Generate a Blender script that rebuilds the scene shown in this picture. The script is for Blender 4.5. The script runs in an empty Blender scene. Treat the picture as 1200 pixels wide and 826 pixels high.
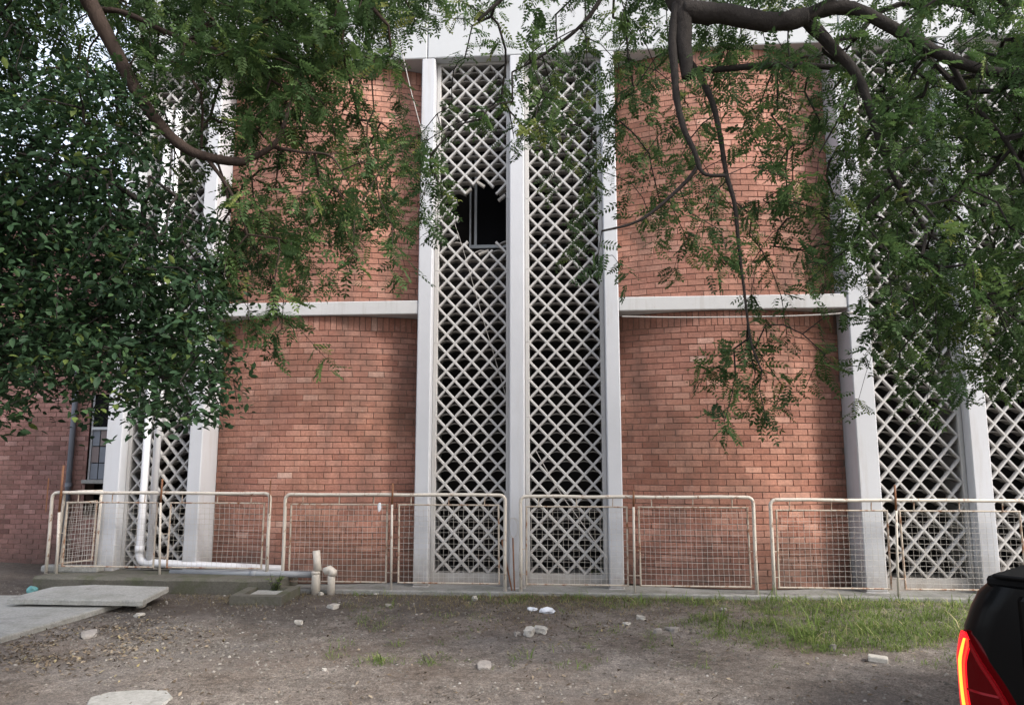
import bpy, bmesh, math, random
import numpy as np
from mathutils import Vector, Matrix, Euler, noise as mnoise

random.seed(7); RNG = np.random.default_rng(11)
S = bpy.context.scene
COL = S.collection

# ------------------------------------------------------------------ camera
F = 870.0; CX, CY = 600.0, 413.0; HOR = 535.0
PITCH = math.atan((HOR-CY)/F); YAW = math.radians(4.4)
CAM = Vector((0, -10.0, 1.68))
cam = bpy.data.cameras.new('camera'); cam_o = bpy.data.objects.new('camera', cam); COL.objects.link(cam_o)
cam_o.location = CAM; cam_o.rotation_euler = (math.pi/2+PITCH, 0, YAW)
cam.sensor_width = 36; cam.lens = F/1200*36; cam.clip_start = .05; cam.clip_end = 3000
S.camera = cam_o
CR = Euler((math.pi/2+PITCH, 0, YAW)).to_matrix()

# ------------------------------------------------------------------ world, sun, exposure
SUN_EL, SUN_AZ = math.radians(40), math.radians(60)      # azimuth measured from -Y (behind the camera) towards +X
W = bpy.data.worlds.new('World'); S.world = W; W.use_nodes = True
wn = W.node_tree.nodes; wl = W.node_tree.links
bg = wn['Background']; sky = wn.new('ShaderNodeTexSky'); sky.sky_type = 'NISHITA'; sky.sun_disc = False
sky.sun_elevation = SUN_EL
sd = Vector((math.sin(SUN_AZ)*math.cos(SUN_EL), -math.cos(SUN_AZ)*math.cos(SUN_EL), math.sin(SUN_EL)))
sky.sun_rotation = math.atan2(sd.x, sd.y)
sky.air_density = 1.0; sky.dust_density = 4.0; sky.ozone_density = 1.0
veil = wn.new('ShaderNodeMix'); veil.data_type = 'RGBA'; veil.inputs[0].default_value = .5      # thin even cloud
veil.inputs[7].default_value = (5.6, 5.7, 6.1, 1); wl.new(sky.outputs[0], veil.inputs[6])
wl.new(veil.outputs[2], bg.inputs[0]); bg.inputs[1].default_value = .13
sun = bpy.data.lights.new('sun', 'SUN'); sun.energy = 1.5; sun.angle = math.radians(12); sun.color = (1, .965, .92)
sun_o = bpy.data.objects.new('sun', sun); COL.objects.link(sun_o); sun_o.location = sd*30
sun_o.rotation_euler = (-sd).to_track_quat('-Z', 'Y').to_euler()
S.view_settings.view_transform = 'Standard'; S.view_settings.look = 'None'
S.view_settings.exposure = 1.58
S.cycles.max_bounces = 6; S.cycles.diffuse_bounces = 3; S.cycles.glossy_bounces = 2; S.cycles.transmission_bounces = 3; S.view_settings.gamma = 1
S.view_settings.use_curve_mapping = False

def ray(px, py):
    return CR @ Vector(((px-CX)/F, -(py-CY)/F, -1))
def at(px, py, Y):                       # pixel -> point on the vertical plane y = Y
    d = ray(px, py); return CAM + d*((Y-CAM.y)/d.y)
def gnd(px, py, Z=0.0):                  # pixel -> point on the horizontal plane z = Z
    d = ray(px, py); return CAM + d*((Z-CAM.z)/d.z)

# ------------------------------------------------------------------ materials
MATS = {}
def nt(name):
    m = bpy.data.materials.new(name); m.use_nodes = True; MATS[name] = m
    return m, m.node_tree.nodes, m.node_tree.links, m.node_tree.nodes['Principled BSDF']
def rgb(c): return (c[0], c[1], c[2], 1)
class G:
    """tiny node-graph helper"""
    def __init__(s, name):
        s.m, s.n, s.l, s.b = nt(name); s.pos = s.n.new('ShaderNodeNewGeometry').outputs['Position']
    def put(s, sock, v):
        if isinstance(v, bpy.types.NodeSocket): s.l.new(v, sock)
        elif isinstance(v, tuple) and len(v) == 3 and sock.type == 'RGBA': sock.default_value = rgb(v)
        else: sock.default_value = v
    def noise(s, scale, detail=4, rough=.6, vec=None, stretch=None, w=0):
        t = s.n.new('ShaderNodeTexNoise'); t.inputs['Scale'].default_value = scale
        t.inputs['Detail'].default_value = detail; t.inputs['Roughness'].default_value = rough
        v = vec or s.pos
        if stretch or w:
            mp = s.n.new('ShaderNodeMapping'); mp.inputs['Scale'].default_value = stretch or (1, 1, 1)
            mp.inputs['Location'].default_value = (w, w*.7, w*1.3); s.l.new(v, mp.inputs[0]); v = mp.outputs[0]
        s.l.new(v, t.inputs['Vector']); return t.outputs['Fac']
    def ramp(s, f, stops):
        r = s.n.new('ShaderNodeValToRGB'); e = r.color_ramp.elements
        while len(e) < len(stops): e.new(.5)
        for el, (p, c) in zip(e, stops): el.position = p; el.color = rgb(c if isinstance(c, tuple) else (c, c, c))
        s.l.new(f, r.inputs[0]); return r.outputs[0]
    def mix(s, f, a, b, mode='MIX'):
        x = s.n.new('ShaderNodeMix'); x.data_type = 'RGBA'; x.blend_type = mode
        s.put(x.inputs[0], f); s.put(x.inputs[6], a); s.put(x.inputs[7], b); return x.outputs[2]
    def math(s, op, a, b=0.0):
        x = s.n.new('ShaderNodeMath'); x.operation = op; s.put(x.inputs[0], a); s.put(x.inputs[1], b); return x.outputs[0]
    def attr(s, name):
        a = s.n.new('ShaderNodeAttribute'); a.attribute_name = name; return a.outputs['Fac']
    def z(s):
        x = s.n.new('ShaderNodeSeparateXYZ'); s.l.new(s.pos, x.inputs[0]); return x.outputs[2]
    def bump(s, h, strength=.3, dist=.01):
        b = s.n.new('ShaderNodeBump'); b.inputs['Strength'].default_value = strength; b.inputs['Distance'].default_value = dist
        s.l.new(h, b.inputs['Height']); s.l.new(b.outputs[0], s.b.inputs['Normal'])
    def out(s, col, rough=.7, spec=.3, metal=0.0):
        s.put(s.b.inputs['Base Color'], col); s.put(s.b.inputs['Roughness'], rough)
        s.b.inputs['Specular IOR Level'].default_value = spec; s.b.inputs['Metallic'].default_value = metal
        return s.m

def m_brick(name, stops):
    g = G(name); t = g.attr('tint')
    c = g.ramp(t, stops)
    c = g.mix(.5, c, g.ramp(g.noise(38, 5, .7), [(.3, .42), (.7, 1.3)]), 'MULTIPLY')
    big = g.ramp(g.noise(.9, 4, .6, w=3), [(.34, .50), (.64, 1.05)])
    c = g.mix(.75, c, big, 'MULTIPLY')
    soot = g.ramp(g.noise(1.7, 6, .7, stretch=(1, 1, .55), w=9), [(.48, 0.0), (.70, 1.0)])
    c = g.mix(g.math('MULTIPLY', soot, .7), c, (.12, .075, .058))
    lime = g.ramp(g.noise(5, 6, .75, w=21), [(.62, 0.0), (.78, 1.0)])
    c = g.mix(g.math('MULTIPLY', lime, .5), c, (.52, .40, .34))
    # splash dirt near the ground
    d = g.math('SUBTRACT', 1.0, g.math('DIVIDE', g.z(), .85))
    d = g.math('MULTIPLY', d, g.noise(4, 5, .7)); d = g.ramp(d, [(.05, 0.0), (.55, 1.0)])
    c = g.mix(g.math('MULTIPLY', d, .8), c, (.075, .052, .042))
    pk = g.ramp(g.noise(.7, 4, .6, w=41), [(.42, 0.0), (.6, 1.0)])
    c = g.mix(g.math('MULTIPLY', pk, .45), c, g.mix(1.0, c, (1.0, .99, 1.10), 'MULTIPLY'))
    run = g.ramp(g.noise(6, 5, .7, stretch=(1, 1, .10), w=27), [(.54, 0.0), (.74, 1.0)])
    c = g.mix(g.math('MULTIPLY', run, .5), c, (.11, .075, .062))
    g.bump(g.noise(160, 3, .7), .5, .004)
    return g.out(c, .88, .2)
m_brick('brick', [(0, (.22, .094, .068)), (.22, (.35, .160, .112)), (.6, (.45, .222, .158)), (.88, (.53, .295, .218)), (1, (.60, .385, .30))])
m_brick('brick_wing', [(0, (.15, .076, .064)), (.3, (.26, .135, .112)), (.7, (.36, .195, .165)), (1, (.44, .28, .24))])

g = G('mortar'); g.bump(g.noise(90, 4, .7), .6, .005)
g.out(g.mix(g.noise(6), (.11, .075, .06), (.24, .175, .145)), .95, .1)

def m_white(name, base, dirt, amt):
    g = G(name)
    c = g.mix(g.noise(3, 5), base, tuple(x*.88 for x in base))
    st = g.ramp(g.noise(7, 6, .7, stretch=(1, 1, .09), w=2), [(.52, 0.0), (.75, 1.0)])
    c = g.mix(g.math('MULTIPLY', st, amt), c, dirt)
    sp = g.ramp(g.noise(26, 6, .75, w=5), [(.63, 0.0), (.72, 1.0)])
    c = g.mix(g.math('MULTIPLY', sp, amt*1.1), c, dirt)
    low = g.math('MULTIPLY', g.math('SUBTRACT', 1.0, g.math('DIVIDE', g.z(), .7)), g.noise(7, 5, .7))
    c = g.mix(g.math('MULTIPLY', g.ramp(low, [(.1, 0.0), (.55, 1.0)]), .75), c, (.21, .18, .145))
    g.bump(g.noise(60, 4, .7), .25, .004)
    return g.out(c, .62, .3)
m_white('white_paint', (.50, .51, .535), (.33, .29, .25), .42)
m_white('fascia_paint', (.46, .475, .485), (.42, .42, .42), .3)
m_white('lattice_paint', (.47, .46, .45), (.33, .30, .27), .5)
m_white('band_paint', (.49, .49, .49), (.27, .24, .21), .6)

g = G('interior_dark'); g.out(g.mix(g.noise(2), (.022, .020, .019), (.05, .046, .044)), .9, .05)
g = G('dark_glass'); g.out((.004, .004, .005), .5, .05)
g = G('aluminium'); g.out((.42, .43, .44), .45, .4, .3)
g = G('broken_concrete'); g.bump(g.noise(60), .6, .01); g.out(g.mix(g.noise(18), (.20, .185, .165), (.42, .40, .37)), .95, .1)

def m_concrete(name, a, b, moss):
    g = G(name)
    c = g.mix(g.noise(2.2, 6, .7), a, b)
    c = g.mix(.55, c, g.ramp(g.noise(45, 5, .75), [(.3, .45), (.7, 1.25)]), 'MULTIPLY')
    ms = g.ramp(g.noise(2.6, 6, .7, w=4), [(.48, 0.0), (.64, 1.0)])
    c = g.mix(g.math('MULTIPLY', ms, moss), c, (.055, .066, .026))
    dk = g.ramp(g.noise(5, 6, .75, w=14), [(.55, 0.0), (.72, 1.0)])
    c = g.mix(g.math('MULTIPLY', dk, .5), c, (.055, .05, .042))
    g.bump(g.noise(70, 6, .75), .5, .006)
    return g.out(c, .92, .15)
m_concrete('concrete_ledge', (.20, .20, .19), (.33, .32, .30), .35)
m_concrete('concrete_mossy', (.085, .080, .066), (.16, .15, .125), .6)
m_concrete('concrete_slab', (.29, .285, .265), (.38, .375, .35), .22)
m_concrete('web_shade_dirt', (.24, .225, .21), (.38, .36, .34), .03)  # rear lattice webs: their shade and dirt are put into a darker colour
m_concrete('stone', (.36, .335, .29), (.56, .53, .48), .05)
m_concrete('stone_dark', (.22, .20, .18), (.36, .33, .30), .1)

def m_rusty(name, paint, lo, hi):
    g = G(name)
    r = g.ramp(g.noise(13, 7, .75, stretch=(1, 1, .6)), [(lo, 0.0), (hi, 1.0)])
    rust = g.mix(g.noise(60, 4), (.13, .048, .022), (.27, .12, .05))
    c = g.mix(r, g.mix(g.noise(5), paint, tuple(x*.8 for x in paint)), rust)
    g.bump(g.noise(120, 4), .3, .002)
    return g.out(c, .6, .3)
m_rusty('fence_paint', (.58, .53, .46), .56, .66)
m_rusty('fence_frame', (.46, .40, .33), .50, .62)
m_rusty('rust', (.15, .075, .045), .35, .6)
m_rusty('wire', (.48, .45, .41), .55, .75)

g = G('pvc_white'); g.out(g.mix(g.noise(5, 5), (.74, .74, .76), (.58, .57, .58)), .35, .45)
g = G('pvc_old'); g.out(g.mix(g.noise(14, 6, .7), (.60, .56, .50), (.40, .35, .29)), .5, .4)
g = G('pvc_grey'); g.out(g.mix(g.noise(9, 5), (.30, .31, .33), (.21, .22, .23)), .45, .4)
g = G('pipe_blue_grey'); g.out(g.mix(g.noise(9, 5), (.17, .19, .22), (.11, .12, .14)), .5, .4)
g = G('pane_brick_reflection'); g.out(g.mix(g.noise(7, 5), (.12, .10, .10), (.20, .15, .14)), .4, .4)  # brownish brick reflection painted into the pane colour
g = G('cable'); g.out((.34, .32, .30), .6, .3)
g = G('plastic_litter'); g.out((.66, .68, .72), .4, .4)
g = G('teal_litter'); g.out((.10, .25, .25), .6, .3)

# foliage
def m_leaf(name, stops, trans):
    g = G(name); c = g.ramp(g.attr('tint'), stops)
    n, l = g.n, g.l
    g.out(c, .62, .2)
    tr = n.new('ShaderNodeBsdfTranslucent'); l.new(g.mix(.6, c, (.22, .36, .05), 'MULTIPLY') if False else c, tr.inputs[0])
    ad = n.new('ShaderNodeMixShader'); ad.inputs[0].default_value = trans
    l.new(g.b.outputs[0], ad.inputs[1]); l.new(tr.outputs[0], ad.inputs[2])
    l.new(ad.outputs[0], n['Material Output'].inputs['Surface'])
    return g.m
m_leaf('leaf_broad', [(0, (.016, .036, .018)), (.6, (.030, .064, .028)), (.93, (.052, .10, .036)), (1, (.11, .15, .04))], .25)
m_leaf('leaf_feather', [(0, (.028, .054, .020)), (.5, (.058, .105, .036)), (.85, (.105, .165, .050)), (1, (.20, .23, .065))], .45)
m_leaf('grass_blade', [(0, (.08, .12, .028)), (.45, (.15, .22, .055)), (.75, (.22, .29, .08)), (1, (.42, .37, .20))], .4)
m_leaf('dry_weed', [(0, (.10, .085, .04)), (.5, (.19, .15, .08)), (1, (.30, .25, .15))], .3)
g = G('bark'); g.bump(g.noise(40, 6, .75, stretch=(1, 1, .35)), .9, .02)
g.out(g.mix(g.noise(22, 6, .7), (.013, .011, .010), (.046, .040, .036)), .9, .15)
g = G('bark_brown'); g.bump(g.noise(40, 6, .75, stretch=(1, 1, .35)), .9, .02)
g.out(g.mix(g.noise(22, 6, .7), (.024, .017, .014), (.066, .047, .038)), .9, .15)
g = G('litter_leaf'); g.out(g.ramp(g.attr('tint'), [(0, (.06, .045, .032)), (.5, (.15, .115, .080)), (.92, (.25, .205, .150)), (1, (.30, .25, .11))]), .8, .2)
g = G('pebble'); g.out(g.mix(.4, g.ramp(g.attr('tint'), [(0, (.07, .06, .05)), (.6, (.16, .145, .125)), (.9, (.27, .25, .22)), (1, (.40, .38, .35))]), g.ramp(g.noise(90), [(.3, .5), (.7, 1.2)]), 'MULTIPLY'), .9, .2)

# ground: packed grey-brown dirt over worn tarmac
g = G('dirt')
a = g.noise(1.1, 7, .72); b_ = g.noise(7, 7, .75, w=3); c_ = g.noise(75, 4, .75, w=6)
c = g.ramp(a, [(.33, (.140, .114, .094)), (.5, (.210, .180, .155)), (.66, (.270, .238, .210))])
c = g.mix(.75, c, g.ramp(b_, [(.32, .5), (.66, 1.3)]), 'MULTIPLY')
c = g.mix(.8, c, g.ramp(c_, [(.34, .35), (.55, 1.1), (.72, 2.3)]), 'MULTIPLY')
c = g.mix(.6, c, g.ramp(g.noise(24, 6, .8, w=8), [(.36, .45), (.5, 1.0), (.66, 1.7)]), 'MULTIPLY')
tar = g.ramp(g.noise(.55, 5, .6, w=12), [(.5, 0.0), (.66, 1.0)])
c = g.mix(g.math('MULTIPLY', tar, .45), c, (.17, .163, .160))
red = g.ramp(g.noise(.8, 5, .6, w=31), [(.5, 0.0), (.65, 1.0)])
c = g.mix(g.math('MULTIPLY', red, .4), c, (.15, .108, .082))
sy = g.n.new('ShaderNodeSeparateXYZ'); g.l.new(g.pos, sy.inputs[0])
wet = g.math('ADD', g.math('MULTIPLY', sy.outputs[1], .42), 1.0)            # damp black soil at the foot of the building
wet = g.math('ADD', wet, g.math('MULTIPLY', g.math('SUBTRACT', g.noise(1.6, 6, .7, w=17), .5), 2.2))
wet = g.math('ADD', wet, g.math('MULTIPLY', sy.outputs[0], -.10))
c = g.mix(g.math('MULTIPLY', g.ramp(wet, [(.15, 0.0), (.65, 1.0)]), .6), c, (.045, .035, .027))
h = g.math('ADD', g.math('MULTIPLY', c_, .5), b_)
g.bump(h, 1.0, .035); g.out(c, .93, .15)

# vehicle
g = G('car_black'); g.b.inputs['Coat Weight'].default_value = .05; g.b.inputs['Coat Roughness'].default_value = .1; g.out((.0018, .0018, .002), .3, .10)
g = G('car_trim'); g.bump(g.noise(400), .1, .001); g.out((.004, .004, .0042), .55, .08)
g = G('car_glass'); g.out((.008, .009, .010), .05, .5)
g = G('tyre'); g.out((.018, .018, .018), .85, .2)
g = G('rim'); g.out((.45, .45, .46), .3, .5, .8)
g = G('chrome'); g.out((.6, .6, .6), .15, .5, 1.0)
g = G('lamp_red'); g.b.inputs['Coat Weight'].default_value = .04
g.b.inputs['Emission Color'].default_value = (1, .012, .02, 1); g.b.inputs['Emission Strength'].default_value = .012
g.out((.02, .001, .0015), .18, .06)
g = G('lamp_edge'); g.b.inputs['Emission Color'].default_value = (1, .01, .02, 1); g.b.inputs['Emission Strength'].default_value = .42
g.out((.3, .004, .006), .2, .5)
g = G('lamp_dim'); g.b.inputs['Emission Color'].default_value = (1, .01, .02, 1); g.b.inputs['Emission Strength'].default_value = .022
g.out((.10, .003, .005), .25, .15)
g = G('lamp_strip'); g.b.inputs['Emission Color'].default_value = (1, .17, .02, 1); g.b.inputs['Emission Strength'].default_value = 1.9
g.out((.4, .02, .01), .3, .5)
g = G('lamp_white'); g.out((.6, .6, .6), .1, .5)

# ------------------------------------------------------------------ mesh helpers
class MB:
    def __init__(s): s.v = []; s.f = []; s.t = []
    def add(s, vs, fs, tint=None):
        o = len(s.v); s.v += [tuple(v) for v in vs]; s.f += [tuple(i+o for i in f) for f in fs]
        if tint is not None: s.t += [tint]*len(vs)
        return s
    def box(s, x0, x1, y0, y1, z0, z1, tint=None):
        return s.add([(x0,y0,z0),(x1,y0,z0),(x1,y1,z0),(x0,y1,z0),(x0,y0,z1),(x1,y0,z1),(x1,y1,z1),(x0,y1,z1)],
            [(0,3,2,1),(4,5,6,7),(0,1,5,4),(1,2,6,5),(2,3,7,6),(3,0,4,7)], tint)
    def bbox(s, x0, x1, y0, y1, z0, z1, c=.012):          # box with chamfered vertical front edges and rims
        P = []
        for (z, i) in ((z0, c*.5), (z0+c, 0), (z1-c, 0), (z1, c*.5)):
            for (x, y) in ((x0+c,y0),(x1-c,y0),(x1,y0+c),(x1,y1),(x0,y1),(x0,y0+c)):
                xm, ym = (x0+x1)/2, (y0+y1)/2
                P.append((x+(i if x < xm else -i), y+(i if y < ym else -i), z))
        fs = [tuple(reversed(range(6))), tuple(range(18, 24))]
        for k in range(3):
            for j in range(6):
                a, b = k*6+j, k*6+(j+1) % 6; fs.append((a, b, b+6, a+6))
        return s.add(P, fs)
    def tube(s, pts, r, n=8, cap=True):
        pts = [Vector(p) for p in pts]; R = r if hasattr(r, '__len__') else [r]*len(pts)
        d = [(pts[min(i+1, len(pts)-1)]-pts[max(i-1, 0)]).normalized() for i in range(len(pts))]
        up = Vector((0, 0, 1)) if abs(d[0].z) < .9 else Vector((1, 0, 0))
        u = d[0].cross(up).normalized(); vs = []
        for i, p in enumerate(pts):
            u = (u - d[i]*u.dot(d[i])).normalized(); w = d[i].cross(u)
            for k in range(n):
                a = 2*math.pi*k/n; vs.append(p + (u*math.cos(a)+w*math.sin(a))*R[i])
        fs = []
        for i in range(len(pts)-1):
            for k in range(n):
                a, b = i*n+k, i*n+(k+1) % n; fs.append((a, b, b+n, a+n))
        if cap: fs += [tuple(reversed(range(n))), tuple(range((len(pts)-1)*n, len(pts)*n))]
        return s.add(vs, fs)
    def obj(s, name, mat, parent=None, smooth=False, loc=None):
        me = bpy.data.meshes.new(name); me.from_pydata(s.v, [], s.f); me.update()
        if s.t:
            at_ = me.attributes.new('tint', 'FLOAT', 'POINT'); at_.data.foreach_set('value', s.t)
        me.materials.append(MATS[mat])
        if smooth: me.polygons.foreach_set('use_smooth', [True]*len(me.polygons))
        return link(name, me, parent, loc)
def link(name, me, parent=None, loc=None):
    o = bpy.data.objects.new(name, me); COL.objects.link(o)
    if loc: o.location = loc
    if parent is not None: o.parent = parent
    return o
def tag(o, label, cat, group=None):
    o['label'] = label; o['category'] = cat
    if group: o['group'] = group
    return o
def thing(name, label, cat, loc=(0, 0, 0), group=None):
    o = bpy.data.objects.new(name, None); COL.objects.link(o); o.location = loc; o.empty_display_size = .1
    return tag(o, label, cat, group)
def local(mb, loc):
    mb.v = [(x-loc[0], y-loc[1], z-loc[2]) for x, y, z in mb.v]; return mb
def catmull(pts, n=5):
    pts = [np.array(p, float) for p in pts]; out = []
    for i in range(len(pts)-1):
        p0, p1, p2, p3 = pts[max(i-1, 0)], pts[i], pts[i+1], pts[min(i+2, len(pts)-1)]
        for k in range(n):
            t = k/n
            out.append(.5*((2*p1)+(-p0+p2)*t+(2*p0-5*p1+4*p2-p3)*t*t+(-p0+3*p1-3*p2+p3)*t**3))
    out.append(pts[-1]); return out
def np_mesh(name, V, Fq, mat, tint=None, parent=None, smooth=False):
    """V (n,3), Fq (m,4 or 3)"""
    me = bpy.data.meshes.new(name); k = Fq.shape[1]
    me.vertices.add(len(V)); me.vertices.foreach_set('co', np.ascontiguousarray(V, np.float32).ravel())
    me.loops.add(Fq.size); me.loops.foreach_set('vertex_index', np.ascontiguousarray(Fq, np.int32).ravel())
    me.polygons.add(len(Fq)); me.polygons.foreach_set('loop_start', np.arange(0, Fq.size, k, dtype=np.int32))
    me.update(calc_edges=True); me.validate()
    if tint is not None:
        a = me.attributes.new('tint', 'FLOAT', 'POINT'); a.data.foreach_set('value', np.ascontiguousarray(tint, np.float32))
    me.materials.append(MATS[mat])
    if smooth: me.polygons.foreach_set('use_smooth', [True]*len(me.polygons))
    return link(name, me, parent)

# ------------------------------------------------------------------ ground
def spaced():
    a = list(np.arange(-7, 7.001, .09)); x, st = 7.0, .12
    ext = []
    while x < 900: st *= 1.35; x += st; ext.append(x)
    return ext, a
ext, core = spaced()
gx = np.array([-e for e in reversed(ext)]+core+ext)
core_y = list(np.arange(-10.5, 1.6, .08)); gy = np.array([-10.5-(e-7) for e in reversed(ext)]+core_y+[1.52+(e-7) for e in ext])
def gheight(x, y):
    if not (-9 < x < 9 and -12 < y < 3): return 0.0
    h = .016*mnoise.noise((x*.9, y*.9, 1.7))+.007*mnoise.noise((x*3.1, y*3.1, 4.2))+.004*mnoise.noise((x*9, y*9, 8))
    if y > -.62: h = min(h, 0)-.03
    return h
V = np.array([(x, y, gheight(x, y)) for y in gy for x in gx]); nx = len(gx)
idx = np.arange(len(V)).reshape(len(gy), nx)
Fq = np.stack([idx[:-1, :-1], idx[:-1, 1:], idx[1:, 1:], idx[1:, :-1]], -1).reshape(-1, 4)
o = np_mesh('ground', V, Fq, 'dirt', smooth=True); o['kind'] = 'structure'

# ------------------------------------------------------------------ building: key lines
YF = -.34; YL = -.16                         # front of the fins, front of the lattices
def X(px, Y=YF, py=500): return at(px, py, Y).x
def Z(py, px, Y): return at(px, py, Y).z
Z_FASC = Z(69, 495, YF)
Z_BAND0, Z_BAND1 = Z(368.5, 440, -.32), Z(353, 440, -.32)
Z_LAT0 = Z(671, 560, YL); Z_LAT1 = Z(77, 560, YL)
fins = {                                      # x from, x to
 'A': (X(117.7, py=600), X(136.6, py=600)), 'B': (X(216.6, py=600), X(232.5, py=600)),
 'C': (X(487), X(503.5)), 'D': (X(597), X(614.5)), 'E': (X(711), X(728)),
 'F': (X(1003), X(1028)), 'G': (X(1136), X(1158))}
XE = X(1420)                                  # hall goes on beyond the right edge of the view
fins['H'] = (fins['G'][1]+(fins['G'][0]-fins['F'][1]), fins['G'][1]+(fins['G'][0]-fins['F'][1])+.25)
bld = thing('brick_building', 'tall red brick hall with white concrete fins and diamond lattice screens', 'building', (0, 0, 0))

# fins
for k, (a, b) in fins.items():
    m = MB(); m.bbox(a, b, YF, .16, .05, Z_FASC-.002, .012)
    m.bbox(a-.012, b+.012, YF-.015, .1, -.05, .05, .01)
    m.obj('fin', 'white_paint', bld)
# fascia: beam segments with joints over the fins
xl, xr = fins['A'][0]-.05, XE
jn = [xl, (fins['C'][0]+fins['C'][1])/2-.02, fins['F'][0]+.1, xr]
for a, b in zip(jn[:-1], jn[1:]):
    m = MB(); m.bbox(a+.004, b-.004, YF-.004, .35, Z_FASC, Z_FASC+1.35, .014); m.obj('fascia', 'fascia_paint', bld)
m = MB(); m.bbox(xl-.05, xr+.05, YF-.1, 7.1, Z_FASC+1.352, Z_FASC+1.5, .01); m.obj('roof', 'fascia_paint', bld)
# closed shell so that it is dark inside
m = MB(); m.box(xl, xl+.2, .352, 7, -.05, Z_FASC+1.35); m.obj('side_wall', 'mortar', bld)
m = MB(); m.box(xr-.2, xr, .352, 7, -.05, Z_FASC+1.35); m.obj('side_wall', 'mortar', bld)
m = MB(); m.box(xl+.2, xr-.2, 6.8, 7, -.05, Z_FASC+1.35); m.obj('back_wall', 'mortar', bld)
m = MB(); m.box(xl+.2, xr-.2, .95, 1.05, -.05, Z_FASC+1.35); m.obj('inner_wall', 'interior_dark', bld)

# lattice screens ------------------------------------------------------------
def bar(m, x0, z0, x1, z1, w, y0, d):
    dx, dz = x1-x0, z1-z0; L = math.hypot(dx, dz)
    if L < .01: return
    nx_, nz_ = -dz/L, dx/L
    prof = [(-.30, 0), (.30, 0), (.5, .016), (.5, d), (-.5, d), (-.5, .016)]
    vs = [(x+nx_*w*u, y0+v, z+nz_*w*u) for (x, z) in ((x0, z0), (x1, z1)) for (u, v) in prof]
    fs = [(i, (i+1) % 6, (i+1) % 6+6, i+6) for i in range(6)]+[tuple(reversed(range(6))), tuple(range(6, 12))]
    m.add(vs, fs)
def lattice_block(w, h, nc, nr, hole=None, bw=.034):
    """block of diamonds, nc x nr, lower-left corner at the origin; hole(x, z) -> True where it is knocked out"""
    m = MB(); p, q = w/nc, h/nr
    for sgn in (1, -1):
        for k in range(-2*nr, 2*nc+1):
            # nodes along the diagonal: x = (k + j) * p/2 (or mirrored), z = j*q/2
            if (k % 2) == 1: continue
            run = []
            for j in range(2*nr+1):
                i = k+j
                inside = 0 <= i <= 2*nc
                x = i*p/2 if sgn > 0 else w-i*p/2; z = j*q/2
                if inside: run.append((x, z))
            # collect kept runs
            cur = None
            for a, b in zip(run[:-1], run[1:]):
                cut = hole and hole((a[0]+b[0])/2, (a[1]+b[1])/2)
                if cut:
                    if cur:
                        t = random.uniform(.1, .55); e = (cur[1][0]+(b[0]-a[0])*t, cur[1][1]+(b[1]-a[1])*t)
                        bar(m, *cur[0], *e, bw, 0 if sgn > 0 else .002, .055); cur = None
                        continue
                    last_cut = True
                else:
                    if cur: cur[1] = b
                    else:
                        s0 = a
                        if hole and a is not run[0]:
                            t = random.uniform(.05, .5); s0 = (a[0]-(b[0]-a[0])*t, a[1]-(b[1]-a[1])*t)
                        cur = [s0, b]
            if cur: bar(m, *cur[0], *cur[1], bw, 0 if sgn > 0 else .002, .055)
    m.split = len(m.f)
    # arched webs deeper in each cell
    for jj in range(0, 2*nr+1):
        for ii in range(0, 2*nc+1):
            if (ii+jj) % 2 == 0: continue
            cx, cz = ii*p/2, jj*q/2
            if hole and hole(cx, cz): continue
            pts = []
            for t in np.linspace(-1, 1, 9):
                x = cx+t*p*.5
                if -1e-6 <= x <= w+1e-6: pts.append((x, cz-.004+.050*(1-t*t)))
            if len(pts) < 2 or cz < .03: continue
            vs = []
            for (x, z) in pts: vs += [(x, .06, z), (x, .06, z+.014), (x, .20, z+.014), (x, .20, z)]
            fs = []
            for i in range(len(pts)-1):
                a = i*4
                for u in range(4): fs.append((a+u, a+(u+1) % 4, a+4+(u+1) % 4, a+4+u))
            m.add(vs, fs)
    return m
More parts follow.
